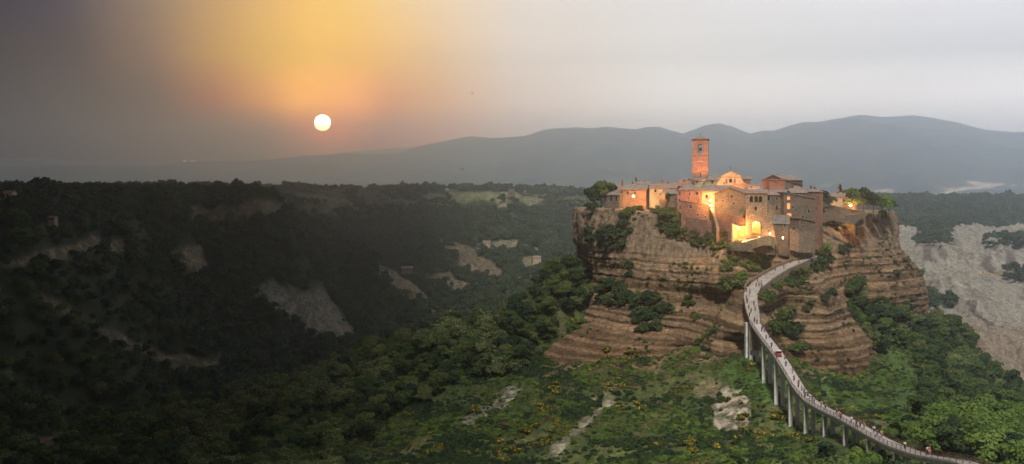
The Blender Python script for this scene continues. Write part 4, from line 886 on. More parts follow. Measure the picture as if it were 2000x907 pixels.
M['leaf_dry'] = m_leaf('dry_leaves', [(.08, .06, .03), (.14, .11, .055), (.20, .16, .08)]); M['leaf_far'] = m_leaf('far_leaves', [(.022, .042, .018), (.045, .072, .03), (.08, .105, .045)])
M['leaf_rust'] = m_leaf('rusty_leaves', [(.06, .035, .015), (.12, .07, .025), (.16, .10, .04)])
TREES = []   # (crown mesh, trunk mesh)
for i, (R, H, z0, n, nl, mat) in enumerate([(3.3, 5.2, 1.6, 8, 1500, 'leaf_dark'), (3.8, 6., 1.8, 10, 1700, 'leaf_mid'), (2.8, 6.2, 1.4, 8, 1300, 'leaf_dark'), (3.6, 5., 1.6, 9, 1600, 'leaf_bloom'), (3.2, 5.6, 1.5, 9, 1500, 'leaf_mid'), (3.6, 5.8, 1.4, 9, 1600, 'leaf_light')]):
    c_ = leaf_mesh('crown', nl, lobes(i*7+1, R, H, z0, n), .34, i); c_.materials.append(M[mat])
    t_ = trunk_mesh('trunk', z0+H, .17, i); t_.materials.append(M['bark']); TREES.append((c_, t_))
FAR = []
for i, (R, H, z0, n) in enumerate([(3.6, 5.2, 1., 6), (4., 5.6, 1., 7), (3.2, 6.2, 1., 6)]):
    c_ = leaf_mesh('crown', 330, lobes(i*5+60, R, H, z0, n), .72, i+40, .8, .8); c_.materials.append(M['leaf_far'])
    t_ = trunk_mesh('trunk', z0+H, .2, i+9); t_.materials.append(M['bark']); FAR.append((c_, t_))
BUSH = {}
for i, (k_, mat, nl, R, H) in enumerate([('dark', 'leaf_dark', 420, 1.3, 1.7), ('mid', 'leaf_mid', 420, 1.4, 1.5), ('light', 'leaf_light', 380, 1.2, 1.4), ('broom', 'leaf_broom', 480, 1.2, 1.5), ('dry', 'leaf_dry', 300, 1.1, 1.0), ('rust', 'leaf_rust', 400, 1.3, 1.6)]):
    c_ = leaf_mesh('bush', nl, lobes(i*3+200, R, H, -.25, 6, .75), .2, i+80, .6); c_.materials.append(M[mat]); BUSH[k_] = c_
def put_tree(p, kind, sc, label, group=None, name='tree', cat='tree', rz=None, sxy=1.):
    cm, tm = (FAR[kind-10] if kind >= 10 else TREES[kind])
    e = bpy.data.objects.new(name, None); COL.objects.link(e); e.location = p; e.rotation_euler = (0, 0, random.uniform(0, 6.28) if rz is None else rz); e.scale = (sc*sxy, sc*sxy, sc)
    tag(e, label, cat, group)
    for nm, m_ in (('crown', cm), ('trunk', tm)): o = bpy.data.objects.new(nm, m_); COL.objects.link(o); o.parent = e
    return e
def put_bush(p, kind, sc, label, group=None, tilt=0., name='bush', cat='bush'):
    o = bpy.data.objects.new(name, BUSH[kind]); COL.objects.link(o); o.location = p; o.rotation_euler = (random.uniform(-tilt, tilt), random.uniform(-tilt, tilt), random.uniform(0, 6.28)); s = sc; o.scale = (s*random.uniform(.85, 1.2), s*random.uniform(.85, 1.2), s*random.uniform(.8, 1.15))
    return tag(o, label, cat, group)
def gi(A_, x, y):
    px = 1000+F*x/y; return bil(A_, (np.log(y)-math.log(36.))/(math.log(3300.)-math.log(36.))*(NR-1), (px+380)/2760*(NA-1))
def under_cliff(x, y, z, pad=1.5):
    dx, dy = x-CX, y-CY; t_ = np.arctan2(dx, -dy); r_ = np.hypot(dx, dy)
    return (r_ < rc(wrapP(t_, z))*10+pad) & (r_ < 190)
def inp(px, py, poly): return poly_mask(px, py, poly, .01) > .5
CLEAR = [(1005, 735), (1060, 700), (1150, 690), (1250, 670), (1330, 640), (1440, 640), (1500, 680), (1560, 640), (1700, 700), (1785, 690), (1800, 770), (1790, 850), (1690, 868), (1600, 907), (1560, 1000), (600, 1000), (700, 880), (800, 810), (900, 750)]
cand = []
for (a, b_, sp_) in [(165, 330, 4.6), (330, 460, 4.3), (460, 620, 5.), (620, 1000, 4.7), (1000, 1600, 6.2), (1600, 2300, 8.5), (2300, 3200, 12)]:
    area = .5*(b_**2-a**2)*(2400/F); n = int(area/sp_**2)
    yy_ = np.sqrt(rng.uniform(a*a, b_*b_, n)); px_ = rng.uniform(-200, 2200, n); cand.append(np.stack([(px_-1000)/F*yy_, yy_, np.full(n, sp_)], -1))
cand = np.concatenate(cand); cx_, cy_, sp_ = cand.T; cz_ = gi(Z, cx_, cy_); ppx, ppy = to_px(cx_, cy_, cz_)
dens = np.full(len(cx_), .93)
bareg = gi(bare, cx_, cy_); badg = gi(BAD, cx_, cy_); greeng = np.maximum(gi(GREEN, cx_, cy_), 0)
dens *= (1-sstep(.15, .5, bareg)); dens *= np.where(cy_ < 500, 1-sstep(.2, .6, greeng), 1)
clr = (cy_ < 480) & inp(ppx, ppy, CLEAR); dens[clr] = 0.
dens[(cy_ < 560) & inp(ppx, ppy, [(1142, 470), (1140, 640), (1075, 700), (1005, 765), (1400, 760), (1400, 470)])] = 0.
dens[badg > .35] = 0.
for poly, y0, y1 in [([(1785, 450), (1855, 445), (1855, 480), (1790, 480)], 1250, 1900), ([(1920, 470), (2200, 455), (2200, 484), (1930, 486)], 1150, 2000), ([(1810, 580), (1868, 580), (1868, 603), (1812, 603)], 850, 1200), ([(1955, 534), (2100, 532), (2100, 554), (1970, 554)], 950, 1300)]:
    dens[(cy_ > y0) & (cy_ < y1) & inp(ppx, ppy, poly)] = .9
pl = (cy_ > 1150) & (ppy < 412); clump = fbm(cx_/90, cy_/90, seed=141, octv=3)
dens[pl & (ppx < 1160)] *= (sstep(-.05, .3, clump)[pl & (ppx < 1160)])*.75
fl_ = (cy_ > 560) & (cy_ <= 1400); dens[fl_] *= .72+.28*sstep(-.35, .05, fbm(cx_/45, cy_/45, seed=142, octv=3))[fl_]
fr_ = (cy_ < 560) & (ppx > 1780); dens[fr_] *= .7+.3*sstep(-.4, 0, fbm(cx_/25, cy_/25, seed=143, octv=3))[fr_]
br_ = (np.abs(cx_-86) < 7) & (cy_ < 400); dens[br_] = 0.
nb_ = (np.abs(cx_-86) < 16) & (cy_ < 262) & (cy_ > 205); dens[nb_] *= .35
keep = (rng.random(len(cx_)) < dens) & ~((cy_ < 720) & under_cliff(cx_, cy_, cz_))
cx_, cy_, cz_, sp_, ppx, ppy = (a[keep] for a in (cx_, cy_, cz_, sp_, ppx, ppy))
scl = sp_/5.2*rng.uniform(.58, 1.42, len(cx_))*np.where((cy_ < 560) & (ppx > 1700), .92, 1)
scl = np.where(cy_ < 620, scl*rng.uniform(.9, 1.1, len(cx_)), scl*.98)
# keep tree tops near the bridge below its deck
nearb = (np.abs(cx_-86) < 13) & (cy_ < 300); dz = np.interp(cy_, [p.y for p in BR], [p.z for p in BR]); scl = np.where(nearb & (cx_ < 86), np.minimum(scl, np.maximum((dz-cz_-.5)/7.5, .15)), scl)
bright = (cy_ < 300) & (ppx > 1650)
bloom = (fbm(cx_/30, cy_/30, seed=150, octv=2) > .05) & (ppx < 980) & (ppx > 350) & (cy_ < 560) | ((rng.random(len(cx_)) < .1) & (cy_ < 600))
kind_ = rng.choice([0, 1, 2, 4], len(cx_)); kind_ = np.where(bloom, 3, kind_); kind_ = np.where(bright & (rng.random(len(cx_)) < .75), 5, kind_)
kind_ = np.where(cy_ > 620, 10+rng.integers(0, 3, len(cx_)), kind_)
# the trees that show largest become individuals
inv = (ppx > -20) & (ppx < 2020) & (ppy-7*scl/cy_*F < 905) & (cy_ < 620)
vis = []
for i in np.where(inv)[0]:
    tp_ = Vector((cx_[i], cy_[i], cz_[i]+5.5*scl[i])); q = tp_.length; d_ = tp_/q; ok = True
    for b_ in (bvT, bvC):
        p, n, k_, dist = b_.ray_cast(Vector((0, 0, 0)), d_, q-3)
        if p is not None: ok = False
    if ok: vis.append(i)
order = sorted(vis, key=lambda i: -scl[i]/cy_[i]); TALL = order[:285]; used = set(TALL)
def zone_label(px, py, k_):
    tone = {0: 'dark green', 1: 'mid green', 2: 'narrow dark green', 3: 'pale blossom-tipped', 4: 'mid green', 5: 'bright green'}[k_]
    if px > 1990-0 and False: return ''
    if px > 1640 and py > 800: w = 'in the wood under the low end of the footbridge'
    elif px > 1500: w = 'in the wood on the slope right of the footbridge'
    elif px > 950: w = 'on the shoulder left of the village rock'
    elif px > 450: w = 'on the near ridge running down left of the rock'
    else: w = 'in the dim wood on the near left slope'
    return f'{tone} tree {w}'
for i in TALL:
    l = zone_label(ppx[i], ppy[i], int(kind_[i])); put_tree((cx_[i], cy_[i], cz_[i]-.2), int(kind_[i]), float(scl[i]), l, l.replace(' tree ', ' trees '))
# skyline trees of the far plateau, each one a thing
sky = [(i, ppx[i]) for i in range(len(cx_)) if 1300 < cy_[i] < 2500 and ppy[i] < 398 and 0 < ppx[i] < 1130]
def fartree(px, py, Y, k, s, label, group=None): p = at(px, py, Y); z = float(gi(Z, np.array([p.x]), np.array([p.y]))[0]); return put_tree((p.x, p.y, z-.3), k, s, label, group)
src = [fartree(75, 372, 720, 10, 1.9, 'big round dark tree highest on the left skyline'), fartree(425, 384, 1000, 11, 2., 'dark spreading tree standing up from the plateau edge, centre left skyline'), fartree(462, 384, 1010, 12, 2.1, 'tall dark clump-like tree beside the spreading one on the plateau edge'),
       fartree(685, 390, 1750, 11, 3.2, 'broad dark tree by the pale field on the middle plateau'), fartree(560, 404, 930, 10, 1.8, 'dark tree on top of the bare cliff of the middle spur'), fartree(735, 396, 1700, 12, 2.4, 'small dark tree at the right end of the pale field on the middle plateau')]
def forest(name, idx, meshes_src, label, extra=None):
    """woodland nobody could count: one object, crowns set on its points"""
    pts = np.stack([cx_[idx], cy_[idx], cz_[idx]-.2], -1) if extra is None else extra[0]
    sc_ = scl[idx] if extra is None else extra[1]; kd = kind_[idx] if extra is None else extra[2]
    me = bpy.data.meshes.new(name); me.vertices.add(len(pts)); me.vertices.foreach_set('co', np.asarray(pts, np.float32).ravel())
    a = me.attributes.new('scl', 'FLOAT_VECTOR', 'POINT'); sv = np.repeat(np.asarray(sc_)[:, None], 3, 1)*rng.uniform(.85, 1.15, (len(pts), 3)); a.data.foreach_set('vector', sv.astype(np.float32).ravel())
    a = me.attributes.new('rot', 'FLOAT_VECTOR', 'POINT'); rv = np.zeros((len(pts), 3), np.float32); rv[:, 2] = rng.uniform(0, 6.28, len(pts)); rv[:, :2] = rng.normal(0, .08, (len(pts), 2)); a.data.foreach_set('vector', rv.ravel())
    a = me.attributes.new('knd', 'INT', 'POINT'); a.data.foreach_set('value', np.asarray(kd, np.int32))
    o = bpy.data.objects.new(name, me); COL.objects.link(o); tag(o, label, name.replace('_', ' '), kind='stuff')
    ng = bpy.data.node_groups.new(name, 'GeometryNodeTree'); ng.interface.new_socket('Geometry', in_out='INPUT', socket_type='NodeSocketGeometry'); ng.interface.new_socket('Geometry', in_out='OUTPUT', socket_type='NodeSocketGeometry')
    N = ng.nodes; gin = N.new('NodeGroupInput'); gout = N.new('NodeGroupOutput'); jn = N.new('GeometryNodeJoinGeometry')
    def attr(nm, t):
        n = N.new('GeometryNodeInputNamedAttribute'); n.data_type = t; n.inputs['Name'].default_value = nm; return n.outputs['Attribute']
    for k_, so_ in meshes_src.items():
        oi = N.new('GeometryNodeObjectInfo'); oi.inputs[0].default_value = so_; oi.inputs['As Instance'].default_value = True; oi.transform_space = 'ORIGINAL'
        ip = N.new('GeometryNodeInstanceOnPoints'); cmp_ = N.new('FunctionNodeCompare'); cmp_.data_type = 'INT'; cmp_.operation = 'EQUAL'
        ng.links.new(attr('knd', 'INT'), [s for s in cmp_.inputs if s.type == 'INT'][0]); [s for s in cmp_.inputs if s.type == 'INT'][1].default_value = k_
        ng.links.new(gin.outputs[0], ip.inputs['Points']); ng.links.new(cmp_.outputs[0], ip.inputs['Selection']); ng.links.new(oi.outputs['Geometry'], ip.inputs['Instance'])
        er = N.new('FunctionNodeEulerToRotation'); ng.links.new(attr('rot', 'FLOAT_VECTOR'), er.inputs[0]); ng.links.new(er.outputs[0], ip.inputs['Rotation']); ng.links.new(attr('scl', 'FLOAT_VECTOR'), ip.inputs['Scale'])
        ng.links.new(ip.outputs[0], jn.inputs[0])
    ng.links.new(jn.outputs[0], gout.inputs[0]); md = o.modifiers.new('scatter', 'NODES'); md.node_group = ng; return o
def crown_of(mesh):
    for o in bpy.data.objects:
        if o.data == mesh: return o
    return None
rest = np.array([i for i in range(len(cx_)) if i not in used]); nr_ = rest[cy_[rest] <= 620]; ff = rest[cy_[rest] > 620]
crs = {k_: crown_of(TREES[k_][0]) for k_ in range(6)}
forest('forest', nr_, {k_: v for k_, v in crs.items() if v}, 'dense mixed woodland covering the near slopes and ridge')
fsrc = {10+k_: crown_of(FAR[k_][0]) for k_ in range(3)}
forest('forest', ff, fsrc, 'far-off woodland on the valley sides and plateaus')
print('trees', len(cx_), 'near', len(nr_), 'far', len(ff))

# ---- village trees
def vt(px, pyb, Y, k, s, label, sxy=1.):
    p = at(px, pyb, Y); return put_tree(p, k, s, label, None, sxy=sxy)
vt(1160, 416, 520, 0, 1.75, 'leftmost dark tree at the far left tip of the village'); vt(1174, 418, 524, 1, 2.1, 'tallest dark tree left of the open stone shed'); vt(1190, 410, 530, 0, 1.75, 'dark round tree just behind the open stone shed')
vt(1303.5, 402, 496, 2, .85, 'small pointed dark tree in front of the yellow lit house', .6)
vt(1604, 412, 498, 2, 1.3, 'dark tree right of the red walled house with two chimneys'); vt(1618, 412, 500, 0, 1.1, 'lower dark tree between the red walled house and the yellow lit house')
vt(1670, 422, 502, 1, 1.7, 'tree lit orange by the lamp, left half of the pair at the far right'); vt(1686, 424, 503, 0, 2.0, 'tall brownish tree beside the orange lit one at the far right'); vt(1705, 424, 512, 1, 1.5, 'broad green tree standing third from the right end of the rock')
vt(1722, 422, 520, 5, 1.4, 'bright green umbrella shaped tree second from the cliff end', 1.15); vt(1736, 421, 530, 1, 1.15, 'rightmost tree overhanging the end of the cliff', 1.1)
for j, (px, py, Y_, k_, s_, lb) in enumerate([(1128, 512, 507, 0, 1.35, 'highest green tree leaning against the left side of the cliff'), (1108, 528, 509, 1, 1.4, 'round green tree second highest against the left side of the cliff'), (1140, 545, 498, 0, 1.3, 'dark tree touching the banded rock at the left cliff corner'),
        (1086, 545, 507, 1, 1.35, 'third tree down the shoulder from the left cliff corner'), (1120, 560, 500, 2, 1.3, 'dark tree below the highest trees on the left shoulder'), (1066, 566, 503, 0, 1.4, 'dark tree on the shoulder crest farther down to the left'), (1142, 590, 490, 1, 1.2, 'green tree at the foot of the left cliff corner'), (1100, 590, 497, 1, 1.3, 'round green tree in the middle of the left shoulder')]):
    h_ = hit(px, py); p_ = h_[0] if (h_ and not h_[3] and h_[2] < 560) else at(px, py, Y_); z_ = float(gi(Z, np.array([p_.x]), np.array([p_.y]))[0]); put_tree((p_.x, p_.y, z_-.4), k_, s_, lb)
e = empty('cypress', at(1641, 384, 526)); tag(e, 'slim dark cypress rising behind the yellow lit house at the right', 'tree')
cm = leaf_mesh('crown', 700, [(0, 0, 2.4, .8, 2.3), (0, 0, 4.2, .55, 1.8)], .2, 99, .7); cm.materials.append(M['leaf_dark']); link('crown', cm, None, e); m = MB(); m.tube([(0, 0, -1), (0, 0, 1.5)], [.15, .1], 6); m.build('trunk', M['bark'], e)
# ---- bushes on the rock and by the path (each photo spot: px, py, spread, count, kind, size, where)
spots = [
 (1062, 716, 16, 9, 'mid', 2.4, 'at the pointed left foot of the banded rock'), (1100, 738, 18, 8, 'dark', 2.0, 'at the pointed left foot of the banded rock'),
 (1438, 489, 14, 8, 'mid', 2.3, 'on the bank just below the gate wall'), (1470, 492, 16, 8, 'mid', 2.2, 'on the bank just below the gate wall'), (1505, 490, 14, 8, 'light', 1.8, 'on the bank just below the gate wall'), (1120, 640, 14, 6, 'mid', 2.4, 'at the left foot of the rock'),
 (1160, 402, 24, 12, 'dark', 2.6, 'on the cliff top at the far left of the village'), (1205, 400, 26, 8, 'dark', 1.3, 'in the garden below the open stone shed'),
 (1232, 399, 22, 8, 'rust', 1.5, 'in the garden below the long low house'), (1195, 405, 10, 3, 'light', 1., 'among the garden flowers left of the long low house'), (1270, 399, 28, 12, 'mid', 2.2, 'on the garden edge below the yellow lit house'), (1300, 402, 20, 8, 'light', 2.4, 'on the terrace below the yellow lit house'),
 (1222, 415, 22, 8, 'mid', 2.3, 'spilling over the cliff edge at the left'), (1304, 420, 28, 14, 'mid', 2.6, 'covering the wall left of the dark red building'), (1328, 428, 18, 9, 'rust', 2.3, 'covering the wall left of the dark red building'), (1308, 446, 24, 12, 'dark', 2.5, 'hanging below the garden wall left of the dark red building'),
 (1345, 456, 26, 14, 'mid', 2.7, 'below the dark red retaining wall'), (1378, 466, 22, 12, 'dark', 2.6, 'below the slanting pale buttress'), (1407, 448, 18, 9, 'rust', 2.5, 'between the buttress and the entrance ramp'), (1398, 478, 20, 9, 'mid', 2.2, 'on the ledge left of the entrance ramp'), (1418, 466, 10, 4, 'rust', 1.6, 'just left of the white pillar'),
 (1152, 450, 9, 5, 'dark', 2., 'in a cleft of the left cliff face'), (1157, 475, 10, 6, 'dark', 2.3, 'in a cleft of the left cliff face'), (1200, 462, 34, 18, 'dark', 2.8, 'on the long ledge of the left cliff face'), (1195, 478, 26, 10, 'dark', 2.3, 'on the long ledge of the left cliff face'), (1230, 520, 9, 5, 'dark', 1.6, 'on the banded rock left of centre'), (1232, 535, 6, 3, 'dark', 1.3, 'on the banded rock left of centre'),
 (1190, 562, 26, 15, 'dark', 2.7, 'on the rock face above the left wood'), (1180, 590, 20, 10, 'mid', 2.1, 'on the rock face above the left wood'), (1215, 580, 20, 10, 'dark', 2.5, 'on the rock face above the left wood'), (1245, 588, 22, 11, 'dark', 2.5, 'in the middle of the banded rock face'), (1255, 620, 24, 14, 'dark', 2.7, 'in the middle of the banded rock face'), (1272, 642, 14, 7, 'dark', 2.4, 'in the middle of the banded rock face'), (1302, 608, 14, 7, 'dark', 2.3, 'in the middle of the banded rock face'), (1282, 572, 5, 2, 'dark', 1.2, 'in the middle of the banded rock face'), (1262, 545, 12, 4, 'dark', 1., 'in the middle of the banded rock face'),
 (1345, 590, 16, 7, 'mid', 1.8, 'on the rock left of the footbridge head'), (1365, 620, 14, 4, 'mid', 1.4, 'on the rock left of the footbridge head'), (1380, 650, 24, 6, 'mid', 1.4, 'at the foot of the rock left of the bridge'), (1430, 560, 20, 12, 'mid', 2.5, 'beside the parapet of the paved way'), (1446, 542, 14, 8, 'light', 2.2, 'beside the parapet of the paved way'), (1468, 512, 26, 18, 'mid', 2.6, 'on the bank above the paved way'), (1490, 500, 22, 12, 'dark', 2.4, 'on the bank above the paved way'), (1425, 522, 22, 10, 'mid', 2.2, 'on the bank left of the paved way'),
 (1492, 582, 12, 7, 'mid', 2.3, 'right of the top of the footbridge'), (1512, 558, 14, 7, 'mid', 2.1, 'below the paved way, left of the buttress top'), (1545, 548, 18, 10, 'dark', 2.3, 'on top of the rock buttress'), (1575, 540, 16, 8, 'mid', 2.2, 'on top of the rock buttress'), (1600, 515, 20, 14, 'dark', 3.2, 'at the upper right bend of the paved way'), (1610, 488, 14, 9, 'light', 2.4, 'at the upper right bend of the paved way'), (1590, 522, 12, 5, 'light', 2.2, 'at the upper right bend of the paved way'), (1620, 575, 18, 7, 'dark', 1.8, 'on the right shoulder of the buttress'),
 (1545, 478, 24, 9, 'light', 1.3, 'along the wall where the paved way ends'), (1575, 482, 18, 6, 'light', 1.4, 'along the wall where the paved way ends'), (1524, 452, 12, 8, 'light', 2.2, 'in the small garden right of the entrance ramp'), (1550, 464, 14, 8, 'mid', 2.2, 'in the small garden right of the entrance ramp'),
 (1635, 424, 14, 5, 'dry', 2., 'on the brow of the right cliff'), (1650, 428, 26, 12, 'dry', 2.4, 'below the garden wall near the right end'), (1615, 430, 20, 8, 'mid', 2.2, 'below the garden wall near the right end'), (1690, 425, 24, 7, 'dry', 1.8, 'on the brow of the right cliff'), (1725, 420, 14, 5, 'mid', 1.7, 'on the brow of the right cliff'), (1644, 488, 6, 5, 'dark', 2.2, 'standing alone in the shadowy cleft of the right cliff'),
 (1770, 510, 20, 9, 'dry', 1.8, 'on the right ledge of the rock'), (1775, 497, 14, 5, 'mid', 1.7, 'on the right ledge of the rock'), (1798, 535, 10, 5, 'light', 1.7, 'on the outermost right edge of the rock'), (1750, 535, 5, 2, 'dark', 1.7, 'on the banded rock at the right'), (1775, 588, 16, 4, 'mid', 1.3, 'on the banded rock at the right'), (1505, 640, 18, 10, 'mid', 2.2, 'on the rock right of the steep bridge span'), (1545, 650, 18, 14, 'dark', 2.6, 'in the gully of the buttress'), (1528, 620, 16, 10, 'mid', 2.4, 'in the gully of the buttress'), (1575, 600, 14, 5, 'dark', 1.5, 'on the banded buttress'), (1556, 682, 16, 9, 'mid', 2.3, 'at the foot of the buttress'),
]
nbush = 0; extra_b = []
for px, py, sprd, n, k_, s, where in spots:
    for j in range(n):
        qx, qy = px+random.gauss(0, sprd*.5), py+random.gauss(0, sprd*.32); h_ = hit(qx, qy)
        if h_ is None or h_[2] > 640: continue
        if j >= max(2, n*.45): extra_b.append((h_[0]-Vector((0, 0, .3)), s*random.uniform(.6, 1.1), {'dark': 0, 'mid': 1, 'light': 2, 'dry': 4, 'rust': 4}[k_])); continue
        p = h_[0]-Vector((0, 0, .3)); tone = {'dark': 'dark green', 'mid': 'green', 'light': 'bright green', 'dry': 'dry yellowish', 'rust': 'rusty red', 'broom': 'yellow flowering'}[k_]
        put_bush(p, k_, s*random.uniform(.6, 1.15), f'{tone} bush {where}', f'{tone} bushes {where}', .2); nbush += 1
broom = [(980, 868), (962, 886), (1000, 882), (905, 885), (1050, 835), (1075, 755), (1190, 692), (1212, 702), (1176, 712), (1232, 690), (1340, 850), (1380, 862), (1460, 842), (1478, 846), (1490, 852), (1516, 817), (1440, 856), (1552, 858), (1578, 864), (1692, 872), (1400, 872), (1250, 795), (1120, 633), (1320, 836), (1445, 820), (1500, 862), (1025, 850), (1085, 770), (1160, 722), (930, 800), (1280, 868), (1350, 880), (1430, 882), (1565, 850), (1530, 810), (990, 900), (1220, 712), (1060, 800), (745, 780), (860, 805)]
for px, py in broom:
    for j in range(3 if px > 900 else 2):
        h_ = hit(px+random.gauss(0, 7), py+random.gauss(0, 4))
        if h_ and h_[2] < 500: nm = 'below the rock and left of the footbridge' if px < 1500 else 'under the footbridge piers'; put_bush(h_[0]-Vector((0, 0, .1)), 'broom', random.uniform(.8, 1.5)*(h_[2]/360), f'yellow flowering broom bush on the grassy slope {nm}', f'broom bushes on the slope {nm}', .15, 'broom_bush')
# undergrowth on the open slopes: stuff
n = 150000; yy_ = np.sqrt(rng.uniform(215.**2, 500.**2, n)); px_ = rng.uniform(380, 2020, n); ux = (px_-1000)/F*yy_; uz = gi(Z, ux, yy_); a_, b_ = to_px(ux, yy_, uz)
ud = .16+.84*sstep(-.15, .25, fbm(ux/9, yy_/9, seed=160, octv=3)); grn = gi(GREEN, ux, yy_); ud *= 1-.6*sstep(.2, .6, grn); ud *= 1-.93*sstep(.2, .6, gi(bare, ux, yy_)); 
G3g = gi(np.maximum(G3, G4*.5), ux, yy_); ud *= 1-.6*sstep(.2, .7, G3g); ud *= np.where(np.abs(ux-86) < 2.5, .2, 1)
kp = (rng.random(n) < ud*.85) & ~under_cliff(ux, yy_, uz, -2); ux, yy2, uz = ux[kp], yy_[kp], uz[kp]
us = rng.uniform(.28, .95, len(ux))*np.where(fbm(ux/18, yy2/18, seed=161, octv=2) > .1, 1.5, .8); uk = rng.choice([0, 1, 2, 2, 4, 2], len(ux)); uk = np.where(fbm(ux/16, yy2/16, seed=162, octv=2) > .2, 0, uk)
dryz = inp(a_[kp], b_[kp], [(1040, 735), (1150, 690), (1440, 660), (1500, 720), (1380, 780), (1250, 760), (1100, 790)]); uk = np.where(dryz & (rng.random(len(ux)) < .4), 4, uk)
b3 = (fbm(ux/12, yy2/12, seed=163, octv=2) > .45); uk = np.where(b3 & (rng.random(len(ux)) < .4), 3, uk)
bs_ = {i: crown_of(BUSH[k_]) for i, k_ in enumerate(['dark', 'mid', 'light', 'broom', 'dry'])}
forest('undergrowth', None, {k_: v for k_, v in bs_.items() if v}, 'rough scrub and undergrowth on the open slopes', (np.stack([ux, yy2, uz-.15], -1), us, uk))
# scrub clinging to the rock: stuff
pts_, ss_, kk_ = [], [], []
for _ in range(5200):
    qx, qy = random.uniform(1130, 1820), random.uniform(405, 730); h_ = hit(qx, qy)
    if h_ is None or h_[2] > 640 or not h_[3]: continue
    q = h_[0]; nzz = h_[1].z; v = float(vnoise(np.array([q.x/7]), np.array([q.y/7]), np.array([q.z/6]), 170)[0])
    dw = min((q-w_[0]).length for w_ in WP)
    if dw < 5: continue
    if v > .38-.75*max(nzz, 0): pts_.append(q-Vector((0, 0, .15))); ss_.append(random.uniform(.3, .8)); kk_.append(random.choice([0, 1, 1, 4]))
for p, s_, k_ in extra_b: pts_.append(p); ss_.append(s_); kk_.append(k_)
forest('undergrowth', None, {k_: v for k_, v in bs_.items() if v}, 'small scrub rooted in the ledges of the rock face', (np.array([tuple(p) for p in pts_]), np.array(ss_), np.array(kk_)))
print('bushes', nbush, 'scrub', len(ux), len(pts_))
# ------------------------------------------------------------------ FOOTBRIDGE and paved way
def ribbon(mb, pts, ws, top, thick, mi=0):
    """box section following a line: pts centre line, ws widths, top offset, thickness"""
    n = len(pts); vs = []
    for i, p in enumerate(pts):
        d_ = pts[min(i+1, n-1)]-pts[max(i-1, 0)]; d_.z = 0; d_.normalize(); s = Vector((-d_.y, d_.x, 0)); w_ = ws[i]/2; t_ = thick if isinstance(thick, (int, float)) else thick[i]
        vs += [p+s*w_+Vector((0, 0, top)), p-s*w_+Vector((0, 0, top)), p-s*w_+Vector((0, 0, top-t_)), p+s*w_+Vector((0, 0, top-t_))]
    fs = [(i*4+a, i*4+(a+1) % 4, i*4+4+(a+1) % 4, i*4+4+a) for i in range(n-1) for a in range(4)]+[(0, 1, 2, 3), tuple((n-1)*4+k_ for k_ in (3, 2, 1, 0))]
    mb.add(vs, fs, mi)
def resample(pts, step):
    out = []; 
    for p, q in zip(pts[:-1], pts[1:]):
        n = max(1, round((q-p).length/step)); out += [p.lerp(q, i/n) for i in range(n)]
    return out+[pts[-1]]
BO = BR[0].copy(); e = empty('footbridge', BO); tag(e, 'long narrow concrete footbridge with brown railings climbing to the village on tall twin piers', 'footbridge'); bridge = e
fine = resample(BR, 3.); 
for _ in range(1): fine = [fine[0]]+[(fine[i-1]+fine[i]*2+fine[i+1])/4 for i in range(1, len(fine)-1)]+[fine[-1]]
loc = [p-BO for p in fine]; W = 3.3
mb = MB(); ribbon(mb, loc, [W]*len(loc), 0, .35); mb.build('deck', M['deck'], e)
for s_ in (-1, 1):
    side = [p+Vector((s_*(W/2-.22), 0, 0)) for p in loc]; mb = MB(); ribbon(mb, side, [.5]*len(side), -.352, .75); mb.build('girder', M['concrete'], e)
    kb = [p+Vector((s_*(W/2+.02), 0, 0)) for p in loc]; mb = MB(); ribbon(mb, kb, [.22]*len(kb), .12, .42); mb.build('kerb', M['concrete'], e)
    mb = MB(); rl = [p+Vector((s_*(W/2+.02), 0, 0)) for p in loc]
    for hz in (1.12, .62, .22): mb.tube([p+Vector((0, 0, hz)) for p in rl], .045 if hz > 1 else .028, 5)
    ln = resample(rl, .45)
    for p in ln: mb.box(p.x-.016, p.x+.016, p.y-.02, p.y+.02, p.z+.12, p.z+1.1)
    ra = mb.build('railing', M['rail'], e)
    pm = MB(); pm.box(-.055, .055, -.055, .055, .1, 1.2); pme = pm.mesh('post'); pme.materials.append(M['rail'])
    for p in resample(rl, 2.6)[:98]:
        o = bpy.data.objects.new('post', pme); COL.objects.link(o); o.parent = ra; o.location = p
piers = [382, 363, 346, 328, 311, 292, 274, 256, 238, 220]; pbase = {382: 706, 363: 755, 346: 798, 328: 842, 311: 856, 292: 858, 274: 880, 256: 898}
def deckz(y): return float(np.interp(y, [p.y for p in fine], [p.z for p in fine]))
for y_ in piers:
    zt = deckz(y_)-1.35; zg = min(ground_z(86, y_), zt-1)-1.2
    for s_ in (-1, 1):
        mb = MB(); x_ = 86+s_*1.12
        mb.box(x_-.5, x_+.5, y_-.2, y_+.2, zg, zt); mb.box(x_-.55, x_-.3, y_-.45, y_+.45, zg, zt+.001); mb.box(x_+.3, x_+.55, y_-.45, y_+.45, zg, zt+.001)
        mb.v = [(v[0]-BO.x, v[1]-BO.y, v[2]-BO.z) for v in mb.v]; mb.build('pier_leg', M['concrete'], e)
    mb = MB(); mb.box(86-1.75, 86+1.75, y_-.5, y_+.5, zt+.003, zt+.26); mb.v = [(v[0]-BO.x, v[1]-BO.y, v[2]-BO.z) for v in mb.v]; mb.build('pier_cap', M['concrete'], e)
# abutment: broad concrete wall pier where the bridge meets the rock
mb = MB(); mb.box(83.9, 88.1, 386, 388.6, -62, deckz(382)+.3-.9); mb.v = [(v[0]-BO.x, v[1]-BO.y, v[2]-BO.z) for v in mb.v]; mb.build('abutment', M['concrete'], e)
